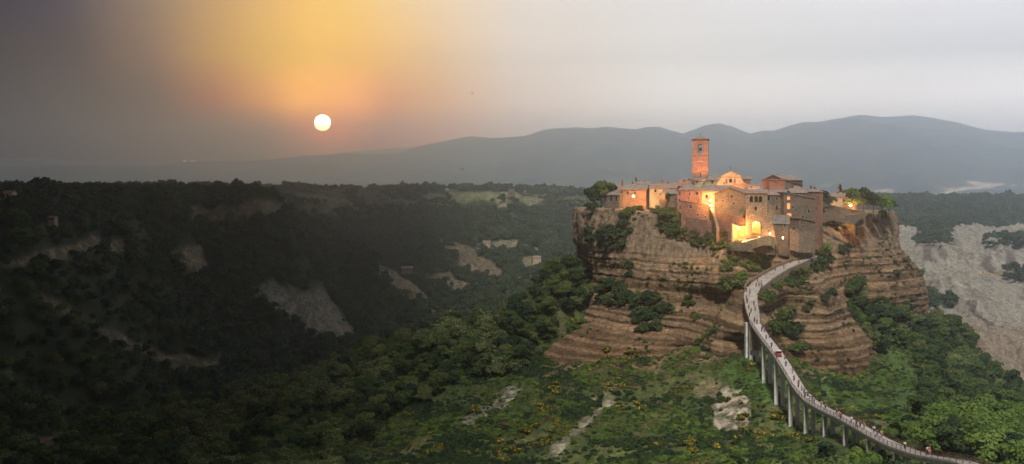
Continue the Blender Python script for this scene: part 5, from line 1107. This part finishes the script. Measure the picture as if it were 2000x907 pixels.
# paved way
wp = [w_[0] for w_ in WP]; ww = [w_[1] for w_ in WP]; fw, fwd = [], []
for i in range(len(wp)-1):
    n = max(1, round((wp[i+1]-wp[i]).length/1.1))
    for j in range(n): fw.append(wp[i].lerp(wp[i+1], j/n)); fwd.append(ww[i]+(ww[i+1]-ww[i])*j/n)
fw.append(wp[-1]); fwd.append(ww[-1])
for _ in range(3): fw = [fw[0]]+[(fw[i-1]+fw[i]*2+fw[i+1])/4 for i in range(1, len(fw)-1)]+[fw[-1]]
O2 = fw[0].copy(); mb = MB(); ribbon(mb, [p-O2 for p in fw], fwd, .1, .6)
for i in range(2, len(fw)-2, 1):      # low stone steps across the way
    p = fw[i]-O2; d_ = (fw[i+1]-fw[i-1]); d_.z = 0; d_.normalize(); s = Vector((-d_.y, d_.x, 0)); w_ = fwd[i]/2-.1; q = d_*.16
    a = [p+s*w_-q, p-s*w_-q, p-s*w_+q, p+s*w_+q]; up_ = Vector((0, 0, .17)); mb.add([v+up_ for v in a]+[v-up_*.1 for v in a], [(0, 1, 2, 3), (0, 4, 5, 1), (1, 5, 6, 2), (2, 6, 7, 3), (3, 7, 4, 0)])
way = mb.build('path', M['paving'], None, O2); tag(way, 'stone paved way climbing from the bridge head to the village gate', 'path', kind='structure')
mb = MB(); ribbon(mb, [p-O2 for p in fw], [w_-.3 for w_ in fwd], -.51, 9.); tag(mb.build('causeway_wall', M['stone'], None, O2), 'rubble stone causeway carrying the paved way above the bridge head', 'wall')
def way_side(off, i0, i1, zt=0.):
    out = []
    for i in range(i0, i1):
        d_ = fw[min(i+1, len(fw)-1)]-fw[max(i-1, 0)]; d_.z = 0; d_.normalize(); s = Vector((-d_.y, d_.x, 0)); out.append(fw[i]+s*(fwd[i]/2+.15)*off+Vector((0, 0, zt)))
    return out
nf_ = len(fw); k0 = int(nf_*.36)
sp_pts = way_side(1, k0, nf_-2); O3 = sp_pts[0].copy(); mb = MB(); ribbon(mb, [p-O3 for p in sp_pts], [.45]*len(sp_pts), 1.5, 2.4); tag(mb.build('parapet_wall', M['stone'], None, O3), 'long stone parapet wall on the uphill side of the paved way', 'wall')
for off, i0, i1, lb in ((1, 0, k0+1, 'brown railing left of the steps just above the bridge head'), (-1, 0, int(nf_*.42), 'brown railing right of the steps just above the bridge head')):
    rl = way_side(off, i0, i1); O4 = rl[0].copy(); rr_ = empty('railing', O4); tag(rr_, lb, 'railing'); mb = MB()
    for hz in (1.15, .65, .25): mb.tube([p-O4+Vector((0, 0, hz)) for p in rl], .04, 5)
    mb.build('rail', M['rail'], rr_)
    for p in resample(rl, 1.6): o = bpy.data.objects.new('post', pme); COL.objects.link(o); o.parent = rr_; o.location = p-O4

# ------------------------------------------------------------------ PEOPLE
def skin(verts, edges, rad, sub=1):
    me = bpy.data.meshes.new('tmp'); me.from_pydata(verts, edges, []); o = bpy.data.objects.new('tmp', me); COL.objects.link(o)
    md = o.modifiers.new('s', 'SKIN'); 
    if not me.skin_vertices: me.attributes
    sv = me.skin_vertices[0].data
    for i, r in enumerate(rad): sv[i].radius = (r, r) if isinstance(r, (int, float)) else r
    sv[0].use_root = True; s2 = o.modifiers.new('u', 'SUBSURF'); s2.levels = sub; s2.render_levels = sub
    bpy.context.view_layer.update(); ev = o.evaluated_get(bpy.context.evaluated_depsgraph_get()); out = bpy.data.meshes.new_from_object(ev)
    bpy.data.objects.remove(o); out.polygons.foreach_set('use_smooth', [True]*len(out.polygons)); return out
POSE = []
for stride, arm, lean in ((.26, .20, .04), (-.22, -.16, .05), (.04, .03, 0.), (.13, .30, .02)):
    J = [(0, 0, .95), (0, lean*.4, 1.2), (0, lean, 1.42), (0, lean+.01, 1.52), (0, lean+.03, 1.66),       # pelvis spine chest neck head
         (-.10, 0, .90), (-.11, -stride*.45-.03, .50), (-.11, -stride, .08), (-.12, -stride-.16, .04),
         (.10, 0, .90), (.11, stride*.5-.03, .50), (.11, stride, .08), (.12, stride-.15, .04),
         (-.19, lean, 1.40), (-.24, lean+arm*.5, 1.13), (-.23, lean+arm-.1, .88), (-.22, lean+arm-.14, .80),
         (.19, lean, 1.40), (.24, lean-arm*.5, 1.13), (.23, lean-arm-.08, .88), (.22, lean-arm-.12, .80)]
    E = [(0, 1), (1, 2), (2, 3), (3, 4), (0, 5), (5, 6), (6, 7), (7, 8), (0, 9), (9, 10), (10, 11), (11, 12), (2, 13), (13, 14), (14, 15), (15, 16), (2, 17), (17, 18), (18, 19), (19, 20)]
    R = [.13, .125, .13, .055, .105, .095, .062, .04, .035, .095, .062, .04, .035, .06, .045, .033, .035, .06, .045, .033, .035]
    body = skin(J, E, R)
    shirt = skin([J[0], J[1], J[2], J[13], J[14], J[17], J[18]], [(0, 1), (1, 2), (2, 3), (3, 4), (2, 5), (5, 6)], [.155, .15, .155, .085, .07, .085, .07])
    trous = skin([(0, 0, .99), J[5], J[6], J[7], J[9], J[10], J[11]], [(0, 1), (1, 2), (2, 3), (0, 4), (4, 5), (5, 6)], [.135, .118, .085, .062, .118, .085, .062])
    hm = MB(); hm.lathe([(.02, .235), (.09, .215), (.125, .15), (.128, .07), (.11, 0.)], 10, (0, lean+.045, 1.57)); hair = hm.mesh('hair', True)
    POSE.append((body, shirt, trous, hair))
PC = {'black': (.015, .015, .018), 'navy': (.02, .03, .07), 'white': (.62, .62, .62), 'red': (.35, .04, .04), 'grey': (.16, .16, .17), 'blue': (.08, .15, .32), 'pink': (.5, .25, .25), 'olive': (.09, .1, .05), 'yellow': (.5, .38, .08), 'beige': (.35, .28, .2)}
PM = {k_: m_plain(k_+'_cloth', v) for k_, v in PC.items()}; M['skin'] = m_plain('skin', (.45, .28, .2)); M['hair'] = m_plain('dark_hair', (.03, .02, .015)); M['hair2'] = m_plain('brown_hair', (.12, .07, .04))
for ms in POSE:
    for m_ in ms: m_.materials.append(None)
def person(p, rz, top, legs, label, k):
    b_, s_, t_, h_ = POSE[k % 4]; o = bpy.data.objects.new('person', b_); COL.objects.link(o); o.location = p; o.rotation_euler = (0, 0, rz); sc = random.uniform(.98, 1.1); o.scale = (sc*1.08, sc*1.08, sc)
    tag(o, label, 'person', 'people walking up and down the bridge and paved way')
    for nm, m_, mt_ in ((None, None, M['skin']), ('shirt', s_, PM[top]), ('trousers', t_, PM[legs]), ('hair', h_, M['hair'] if k % 3 else M['hair2'])):
        q = o if nm is None else bpy.data.objects.new(nm, m_)
        if nm: COL.objects.link(q); q.parent = o
        q.material_slots[0].link = 'OBJECT'; q.material_slots[0].material = mt_
ORD = ['first', 'second', 'third', 'fourth', 'fifth', 'sixth', 'seventh', 'eighth', 'ninth', 'tenth', 'eleventh', 'twelfth', 'thirteenth', 'fourteenth', 'fifteenth']
groups_ = [
 ('up the paved way, counted down from its top end', [(1577, 503, 'navy', 'black'), (1569, 505, 'white', 'grey'), (1561, 516, 'black', 'black'), (1544, 516, 'black', 'navy'), (1531, 526, 'black', 'grey'), (1514, 530.5, 'navy', 'black'), (1496, 540, 'grey', 'beige'), (1479.4, 551, 'black', 'black'), (1465, 556, 'black', 'navy'), (1482.5, 559.5, 'blue', 'black'), (1477, 561, 'black', 'black'), (1487, 558, 'grey', 'black')]),
 ('on the steps above the bridge head, counted downwards', [(1457.5, 571, 'black', 'black'), (1464.5, 575, 'grey', 'blue'), (1458, 586, 'blue', 'grey'), (1459.5, 593, 'black', 'black'), (1472.5, 599, 'navy', 'grey'), (1462.5, 604, 'grey', 'black'), (1475, 608, 'blue', 'black'), (1467, 611, 'black', 'navy'), (1464, 619, 'black', 'black')]),
 ('on the steep span between the steps and the small red truck', [(1473.5, 630, 'black', 'black'), (1478.5, 633, 'navy', 'black'), (1491.5, 641, 'black', 'grey'), (1488, 648, 'black', 'black'), (1493, 649, 'blue', 'navy'), (1504, 659, 'black', 'black'), (1496.5, 663, 'grey', 'black'), (1507, 680, 'black', 'black')]),
 ('on the steep span just below the small red truck, counted downwards', [(1533.5, 703, 'black', 'navy'), (1535, 716, 'black', 'black'), (1548, 729, 'blue', 'beige'), (1551, 744, 'black', 'black'), (1560, 748, 'white', 'navy'), (1559.5, 757, 'black', 'black'), (1566, 764, 'beige', 'grey')]),
 ('in the crowd at the bend of the bridge', [(1570.5, 768, 'blue', 'black'), (1573.5, 773, 'white', 'navy'), (1572, 777, 'black', 'black'), (1578, 776, 'navy', 'black'), (1581.5, 781, 'white', 'grey'), (1586, 784, 'black', 'black'), (1590, 788, 'blue', 'navy')]),
 ('on the low span right of the bend, counted towards the right', [(1604, 795, 'beige', 'grey'), (1612, 800, 'grey', 'black'), (1634, 809, 'navy', 'black'), (1639, 815, 'pink', 'grey'), (1642.5, 820, 'black', 'black'), (1663, 826, 'white', 'blue'), (1672.5, 835, 'black', 'black'), (1680, 835, 'olive', 'black'), (1687.5, 838, 'red', 'grey'), (1707, 846, 'white', 'black'), (1713, 853, 'black', 'navy'), (1722, 855, 'yellow', 'grey'), (1767, 877, 'white', 'black'), (1812, 886, 'white', 'navy'), (1817, 885.5, 'red', 'beige')]),
]
def on_way(px, py):
    """walking surface met by the sight line"""
    best = None
    for P_, w_, up_ in ((fine, [W]*len(fine), 0.), (fw, fwd, .17)):
        for i in range(len(P_)-1):
            p, q = P_[i], P_[i+1]
            for t in (0., .25, .5, .75):
                c_ = p.lerp(q, t); s = Vector((q.y-p.y, p.x-q.x, 0)).normalized(); a_, b_ = to_px(c_.x, c_.y, c_.z+up_)
                # offset sideways that matches the column
                den = (s.x-(px-1000)/F*s.y); off = ((px-1000)/F*c_.y-c_.x)/den if abs(den) > 1e-6 else 0
                lim = w_[i]/2-.35; off = max(-lim, min(lim, off)); g = c_+s*off+Vector((0, 0, up_)); a_, b_ = to_px(g.x, g.y, g.z); dd = math.hypot(a_-px, b_-py)
                if best is None or dd < best[0]: best = (dd, g, math.atan2(q.y-p.y, q.x-p.x))
    return best
kk = 0
for where, lst in groups_:
    seen = {}
    for i, (px, py, tp_, lg_) in enumerate(lst):
        dd, g, an = on_way(px, py); up_ = random.random() < .6; rz = an+math.pi/2 if up_ else an-math.pi/2
        person(g, rz+random.uniform(-.3, .3), tp_, lg_, f'{ORD[i]} person, {tp_} top, {where}'.replace(', counted', ' counted'), kk); kk += 1
# ---- small red truck on the steep span
dd, g, an = on_way(1520, 696); e = empty('utility_truck', g, an+math.pi/2); sl_ = math.atan(.19)
tag(e, 'small red utility truck with a pale canopy driving on the steep bridge span', 'truck')
M['red_paint'] = m_plain('red_paint', (.38, .05, .035), .45, 0, .1); M['pale_canopy'] = m_plain('pale_canopy', (.5, .5, .48)); M['rubber'] = m_plain('rubber', (.02, .02, .02))
def tb(nm, boxes, mat, parent=None):
    m = MB()
    for b_ in boxes: m.box(*b_)
    return m.build(nm, mat, parent or e)
e.rotation_euler = (-sl_ if abs(an-math.pi/2) < 1.6 else sl_, 0, an+math.pi/2) if False else (0, 0, an+math.pi/2)
def prof(pts, x0, x1, nm, mat, parent=None):
    m = MB(); m.prism(pts, x0, x1); m.v = [(v[1], v[0], v[2]) for v in m.v]; return m.build(nm, mat, parent or e)
# y to the front is negative (towards us)
body = prof([(-1.35, .35), (-1.4, .95), (-1.15, 1.1), (-.55, 1.15), (-.5, .55), (-.2, .5), (1.45, .5), (1.45, .35)], -.72, .72, 'body', M['red_paint'])
tb('cargo_bed', [(-.74, .74, -.1, 1.5, .503, .56), (-.74, -.68, -.1, 1.5, .561, .95), (.68, .74, -.1, 1.5, .561, .95), (-.679, .679, 1.44, 1.5, .561, .95)], M['red_paint'])
tb('canopy', [(-.78, .78, -1.1, .1, 1.9, 1.98)], M['pale_canopy'])
for sx_ in (-.7, .7):
    for y0 in (-.95, .0): tb('roof_post', [(sx_-.03, sx_+.03, y0-.03, y0+.03, .6 if y0 == 0 else 1.1, 1.9)], M['iron'])
tb('windscreen', [(-.64, .64, -.98, -.95, 1.16, 1.86)], M['glass']); tb('seat', [(-.55, .55, -.45, -.15, .56, 1.35)], M['rubber'])
for sx_ in (-.5, .5): m = MB(); m.lathe([(.11, 0), (.1, .05)], 10); m.v = [(v[0]+sx_, -1.38-v[2], v[1]+.8) for v in m.v]; m.build('headlight', M['pale_canopy'], e)
for sx_ in (-.72, .72):
    for y0 in (-.95, .95):
        m = MB(); m.lathe([(.30, -.1), (.33, -.06), (.33, .06), (.30, .1)], 14); m.v = [(v[2]+sx_, v[0]+y0, v[1]+.33) for v in m.v]; wh = m.build('wheel', M['rubber'], e)
        m = MB(); m.lathe([(.15, -.115), (.15, .115)], 10); m.v = [(v[2]+sx_, v[0]+y0, v[1]+.33) for v in m.v]; m.build('rim', M['pale_canopy'], wh)
for c_ in children(e): pass
e.rotation_euler = (math.radians(0), 0, 0); 
# sits on the slope: nose downhill, towards the belvedere
e.rotation_euler = (sl_*1.0, 0, 0)

# ------------------------------------------------------------------ FAR THINGS: farmhouses, ridge tower, town lights, birds
def farm(px, py, Y, w, h, d, label, wm='plaster', rm='tile', name='farmhouse'):
    p = at(px, py, Y); z = float(gi(Z, np.array([p.x]), np.array([p.y]))[0]); e = empty(name, (p.x, p.y, max(z, p.z-6)), random.uniform(-.3, .3)); tag(e, label, 'farmhouse')
    m = MB(); m.prism([(-d/2, -3), (d/2, -3), (d/2, h), (0, h+d*.22), (-d/2, h)], -w/2, w/2); m.v = [(v[1], v[0], v[2]) for v in m.v]; m.build('wall', M[wm], e)
    r = MB(); s = .44; o = .5
    for sg in (-1, 1): r.slab([(-w/2-o, sg*(d/2+o), h-o*s+.15), (w/2+o, sg*(d/2+o), h-o*s+.15), (w/2+o, .01*sg, h+d*.22+.15), (-w/2-o, .01*sg, h+d*.22+.15)], .25)
    r.build('roof', M[rm], e)
    for i in range(3): m = MB(); x = -w/2+w*(i+.7)/3.4; m.box(x-.6, x+.6, -d/2-.08, -d/2+.05, h*.5, h*.5+1.6); m.build('window', M['shutter'], e)
farm(951, 473, 1650, 11, 6, 9, 'pale farmhouse among trees at the head of the middle valley, left one'); farm(1047, 503, 1560, 12, 6, 10, 'pale farmhouse lower right in the middle valley')
farm(795, 522, 1380, 14, 5, 9, 'dim grey farmhouse on the dark valley side', 'stone'); farm(104, 414, 640, 4, 2.6, 3.6, 'small hut half hidden in trees near the left edge', 'stone_warm'); farm(8, 371, 640, 12, 4, 7, 'low pale shed beside the red field at the left edge', 'plaster', 'tile_red')
farm(1858, 404, 2250, 22, 7, 12, 'pink roofed farmhouse on the far right plateau', 'plaster_pink', 'tile_red'); farm(1925, 412, 2150, 26, 6, 12, 'low pale farm building on the far right plateau')
p = at(999, 384, 2100); e = empty('ruined_tower', p); tag(e, 'small ruined square tower on the skyline of the middle plateau', 'tower')
m = MB(); m.prism([(-6.5, -8), (6.5, -8), (6.5, 13), (4.5, 15.5), (3, 13.2), (.5, 16), (-2, 13.4), (-4, 15.2), (-6.5, 12.5)], -6, 6); m.build('wall', M['stone_dark'], e)
m = MB(); m.prism(arch(0, 3, 3, 5), -6.15, -6.003); m.build('window', M['glass'], e)
M['town'] = m_emit('town_light', (1., .66, .38), 8.)
mb = MB(); r_ = random.Random(4)
for cx0, cy0, n, sx_, YY_ in ((60, 316.5, 12, 11, 13300), (85, 321, 5, 14, 13000), (190, 318.5, 12, 18, 13400), (376, 318, 14, 12, 10800), (300, 324, 5, 20, 10700), (240, 321, 4, 20, 13300)):
    for i in range(n):
        p = at(cx0+r_.gauss(0, sx_), cy0+r_.gauss(0, 1.1), YY_); s = r_.uniform(1.5, 3.4); mb.lathe([(s*.5, -s), (s, 0), (s*.5, s)], 6, (p.x, p.y-120, p.z+14))
tag(mb.build('town_lights', M['town']), 'sprinkle of distant town lights along the left ridges', 'town lights', kind='stuff')
M['feather'] = m_plain('dark_feather', (.03, .03, .035))
def bird(px, py, Y, sc, label):
    m = MB(); m.tube([(0, -.30, 0), (0, -.2, .02), (0, 0, .02), (0, .2, 0), (0, .36, 0)], [.02, .07, .1, .06, .02], 6)
    for s_ in (-1, 1):
        a = [(s_*.05, -.12, .04), (s_*.45, -.2, .22), (s_*.95, .02, .12), (s_*.5, .04, .2), (s_*.05, .12, .03)]; m.add(a+[(v[0], v[1], v[2]-.02) for v in a], [(0, 1, 2, 3, 4), (9, 8, 7, 6, 5)]+[(i, i+5, (i+1) % 5+5, (i+1) % 5) for i in range(5)])
    m.add([(-.08, .5, 0), (.08, .5, 0), (.03, .3, .02), (-.03, .3, .02), (-.08, .5, -.02), (.08, .5, -.02), (.03, .3, -.01), (-.03, .3, -.01)], [(0, 1, 2, 3), (7, 6, 5, 4), (0, 4, 5, 1), (1, 5, 6, 2), (2, 6, 7, 3), (3, 7, 4, 0)])
    o = m.build('bird', M['feather'], None, at(px, py, Y), True); o.scale = (sc,)*3; o.rotation_euler = (.3, random.uniform(-.4, .4), random.uniform(0, 6)); tag(o, label, 'bird')
bird(922.5, 182.5, 330, .9, 'small dark bird high in the sky above the valley'); bird(902, 331, 330, .9, 'small dark bird flying in front of the far hills'); bird(1991, 193, 400, .3, 'tiny bird at the right edge of the sky')
# ------------------------------------------------------------------ SKY, haze, added shade bank, sun, camera
wd = bpy.data.worlds.new("World"); SC.world = wd; wd.use_nodes = True; nt = wd.node_tree
bg = nt.nodes['Background']; tc = nt.nodes.new('ShaderNodeTexCoord'); sp = nt.nodes.new('ShaderNodeSeparateXYZ'); nt.links.new(tc.outputs['Generated'], sp.inputs[0])
azr = mth(nt, 'ARCTAN2', sp.outputs[0], sp.outputs[1]); hyp = mth(nt, 'POWER', mth(nt, 'ADD', mth(nt, 'POWER', sp.outputs[0], 2.), mth(nt, 'POWER', sp.outputs[1], 2.)), .5)
elr = mth(nt, 'ARCTAN2', sp.outputs[2], hyp)
A0, A1 = math.radians(-60), math.radians(60)
fa = mth(nt, 'DIVIDE', mth(nt, 'SUBTRACT', azr, A0), A1-A0, clamp=True)
def s2l(c): return tuple(((v/255)/12.92 if v/255 <= .04045 else ((v/255+.055)/1.055)**2.4) for v in c)
_bi = [0]
def band(stops):
    g = GAINS[_bi[0]]; _bi[0] += 1
    return ramp(nt, fa, [((math.atan((p-1000)/F)-A0)/(A1-A0), tuple(v*k_ for v, k_ in zip(s2l(c), g[i]))) for i, (p, c) in enumerate(stops)], 'B_SPLINE' if 0 else 'EASE' if 0 else 'LINEAR').outputs[0]
BANDS = [
 (12, [(-900, (40, 40, 50)), (0, (74, 70, 84)), (120, (95, 88, 92)), (300, (155, 132, 110)), (450, (208, 168, 117)), (600, (246, 199, 122)), (700, (248, 206, 134)), (850, (238, 211, 173)), (1000, (228, 216, 202)), (1300, (226, 223, 220)), (2000, (221, 222, 226)), (2700, (225, 225, 230))]),
 (120, [(-900, (36, 35, 42)), (0, (70, 66, 77)), (150, (98, 88, 88)), (300, (142, 119, 102)), (420, (190, 150, 105)), (520, (222, 175, 108)), (620, (243, 190, 110)), (720, (238, 188, 118)), (850, (224, 192, 156)), (1000, (218, 205, 192)), (1300, (220, 217, 213)), (2000, (219, 219, 222)), (2700, (220, 220, 226))]),
 (205, [(-900, (36, 35, 42)), (0, (66, 62, 71)), (150, (88, 78, 80)), (300, (119, 99, 89)), (420, (162, 124, 92)), (520, (206, 155, 96)), (580, (234, 174, 90)), (690, (234, 174, 92)), (760, (214, 165, 112)), (850, (208, 173, 142)), (1000, (208, 192, 180)), (1300, (216, 212, 208)), (2000, (218, 217, 220)), (2700, (218, 218, 224))]),
 (262, [(-900, (34, 33, 40)), (0, (64, 61, 69)), (200, (85, 76, 78)), (380, (116, 95, 85)), (520, (150, 113, 88)), (640, (184, 140, 90)), (750, (176, 138, 108)), (850, (182, 154, 136)), (1000, (196, 180, 170)), (1300, (214, 209, 206)), (2000, (217, 216, 219)), (2700, (215, 218, 224))]),
 (292, [(-900, (32, 31, 38)), (0, (61, 58, 66)), (300, (84, 75, 76)), (520, (108, 90, 82)), (640, (122, 100, 86)), (750, (140, 118, 104)), (850, (160, 138, 126)), (1000, (180, 170, 165)), (1300, (208, 204, 203)), (2000, (214, 215, 220)), (2700, (210, 214, 220))])]
def el(py): return math.atan((HY-py)/F)
def mr(a, b): 
    m = nt.nodes.new('ShaderNodeMapRange'); m.interpolation_type = 'LINEAR'; m.inputs[1].default_value = a; m.inputs[2].default_value = b; nt.links.new(elr, m.inputs[0]); return m.outputs[0]
cols = [band(b_) for _, b_ in BANDS]; c = cols[-1]
for i in range(len(BANDS)-2, -1, -1): c = mixc(nt, mr(el(BANDS[i+1][0]), el(BANDS[i][0])), c, cols[i])
# higher sky and the sky behind: dull heavy overcast
side = nt.nodes.new('ShaderNodeMapRange'); side.interpolation_type = 'SMOOTHSTEP'; side.inputs[1].default_value = -.35; side.inputs[2].default_value = .6; nt.links.new(sp.outputs[0], side.inputs[0])
hif = mixc(nt, side.outputs[0], mr(math.radians(HI0), math.radians(HI1)), mr(math.radians(HR0), math.radians(HR1)))
c = mixc(nt, hif, c, mixc(nt, side.outputs[0], HICOL, HICOLR))
back = nt.nodes.new('ShaderNodeMapRange'); back.interpolation_type = 'SMOOTHSTEP'; back.inputs[1].default_value = .62; back.inputs[2].default_value = .2; nt.links.new(sp.outputs[1], back.inputs[0])
c = mixc(nt, back.outputs[0], c, mixc(nt, side.outputs[0], BKCOL, BKCOLR))
# faint cloudy streaks
mp = nd(nt, 'ShaderNodeMapping'); mp.inputs['Scale'].default_value = (2., 2., 26.); nt.links.new(tc.outputs['Generated'], mp.inputs[0]); ncl = noise_node(nt, mp.outputs[0], 2.2, 4, .55)
rcl = ramp(nt, ncl.outputs[0], [(.3, (.96, .958, .955)), (.7, (1.035, 1.035, 1.04))]); c = mixc(nt, 1., c, rcl.outputs[0], 'MULTIPLY')
# sun disc and its glow
sd = Vector(((630-1000)/F, 1, (HY-240)/F)).normalized()
dt = nt.nodes.new('ShaderNodeVectorMath'); dt.operation = 'DOT_PRODUCT'; dt.inputs[1].default_value = sd
nz_ = nt.nodes.new('ShaderNodeVectorMath'); nz_.operation = 'NORMALIZE'; nt.links.new(tc.outputs['Generated'], nz_.inputs[0]); nt.links.new(nz_.outputs[0], dt.inputs[0])
ang = mth(nt, 'ARCCOSINE', dt.outputs['Value'])
glow = mth(nt, 'MULTIPLY', mth(nt, 'EXPONENT', mth(nt, 'MULTIPLY', ang, -34.)), .62)
gl = mixc(nt, 1., c, tuple(v for v in (1.0, .50, .12)), 'MULTIPLY')
addg = nt.nodes.new('ShaderNodeMix'); addg.data_type = 'RGBA'; addg.blend_type = 'ADD'; nt.links.new(glow, addg.inputs[0]); nt.links.new(c, addg.inputs[6]); addg.inputs[7].default_value = (1., .56, .08, 1)
c = addg.outputs[2]
rad = 15.8/F*math.cos(math.atan(370/F))
disc = nt.nodes.new('ShaderNodeMapRange'); disc.inputs[1].default_value = rad*1.04; disc.inputs[2].default_value = rad*.95; nt.links.new(ang, disc.inputs[0])
dcol = mixc(nt, mr(el(250), el(238)), (SUNK*1.0, SUNK*.72, SUNK*.33), (SUNK*1.1, SUNK*1.05, SUNK*.95))
c = mixc(nt, disc.outputs[0], c, dcol)
nt.links.new(c, bg.inputs[0]); bg.inputs[1].default_value = SKYK
wd.cycles.sampling_method = 'MANUAL'; wd.cycles.sample_map_resolution = 1024

if HAZE > 0:
    mb = MB(); mb.box(-11500, 11500, -60, 14700, -420, 1000)
    mz = bpy.data.materials.new('haze_air'); mz.use_nodes = True; n2 = mz.node_tree
    for n in list(n2.nodes):
        if n.type == 'BSDF_PRINCIPLED': n2.nodes.remove(n)
    pv = n2.nodes.new('ShaderNodeVolumePrincipled'); pv.inputs['Density'].default_value = HAZE; pv.inputs['Anisotropy'].default_value = HAZEG
    pv.inputs['Color'].default_value = (*HAZEC, 1); n2.links.new(pv.outputs[0], n2.nodes['Material Output'].inputs['Volume'])
    tag(mb.build('haze', mz), 'thin blue evening haze filling the valley', 'haze', kind='stuff')
# unseen bank added above the frame to shade the left valley, over the haze
SD = Vector(SUNV).normalized()
CZ = 1120.
NX, NY = 130, 90
yy = np.linspace(-4200, 4700, NY); 
def edge_x(yg):       # where the shade ends on the ground, as seen from the belvedere
    return (EDGE-1000)/F*np.clip(yg, 80, None)
off = SD/SD.z*(CZ+60)
U = np.linspace(0, 1, NX)
YY, UU = np.meshgrid(yy, U, indexing='ij')
ex = edge_x(YY-off.y)+off.x
rag = fbm(YY/120, YY*0, seed=91, octv=3)*18
XX = ex+rag-(UU**1.6)*9000
thk = 20+330*sstep(0, .35, UU)*(1+.4*fbm(XX/500, YY/500, seed=92, octv=4))
lowz = CZ+fbm(XX/400, YY/400, seed=93, octv=4)*25*sstep(0, .3, UU)+15
Vb = np.stack([XX, YY, lowz], -1).reshape(-1, 3); Vt = np.stack([XX, YY, lowz+thk], -1).reshape(-1, 3)
g = grid_faces(NY, NX); n = NX*NY
rim = []
for i in range(NY-1): rim += [(i*NX, (i+1)*NX, (i+1)*NX+n, i*NX+n), (i*NX+NX-1, i*NX+NX-1+n, (i+1)*NX+NX-1+n, (i+1)*NX+NX-1)]
for j in range(NX-1): rim += [(j, j+n, j+1+n, j+1), ((NY-1)*NX+j, (NY-1)*NX+j+1, (NY-1)*NX+j+1+n, (NY-1)*NX+j+n)]
me = np_mesh('shade_bank', np.concatenate([Vb, Vt]), np.concatenate([g, g[:, ::-1]+n, np.array(rim)]))
mcl = m_plain('shade_bank_grey', (.30, .29, .31), 1., 0, .1, .002)
tag(link('shade_bank', me, mcl), 'unseen bank added to shade the left side of the valley', 'shade_bank', kind='structure')

sun = bpy.data.lights.new('sun', 'SUN'); sun.energy = SUNE; sun.angle = math.radians(SUNA); sun.color = SUNC
so = bpy.data.objects.new('sun', sun); COL.objects.link(so); so.rotation_euler = SD.to_track_quat('Z', 'Y').to_euler()
cam = bpy.data.cameras.new('camera'); cam.sensor_width = 36; cam.lens = 36*F/2000; cam.shift_y = (HY-453.5)/2000; cam.clip_end = 60000; cam.clip_start = .5
cobj = bpy.data.objects.new('camera', cam); COL.objects.link(cobj); cobj.location = (0, 0, 0); cobj.rotation_euler = (math.pi/2, 0, 0); SC.camera = cobj
vs = SC.view_settings; SC.display_settings.display_device = 'sRGB'; vs.view_transform = 'Standard'; vs.look = 'None'; vs.exposure = 0; vs.gamma = 1
cy = SC.cycles; cy.volume_bounces = 3; cy.max_bounces = 8; cy.diffuse_bounces = 2; cy.glossy_bounces = 1; cy.transmission_bounces = 2; cy.transparent_max_bounces = 6
cy.use_denoising = True; cy.sample_clamp_indirect = 3.; cy.caustics_reflective = False; cy.caustics_refractive = False
SC.render.use_persistent_data = False
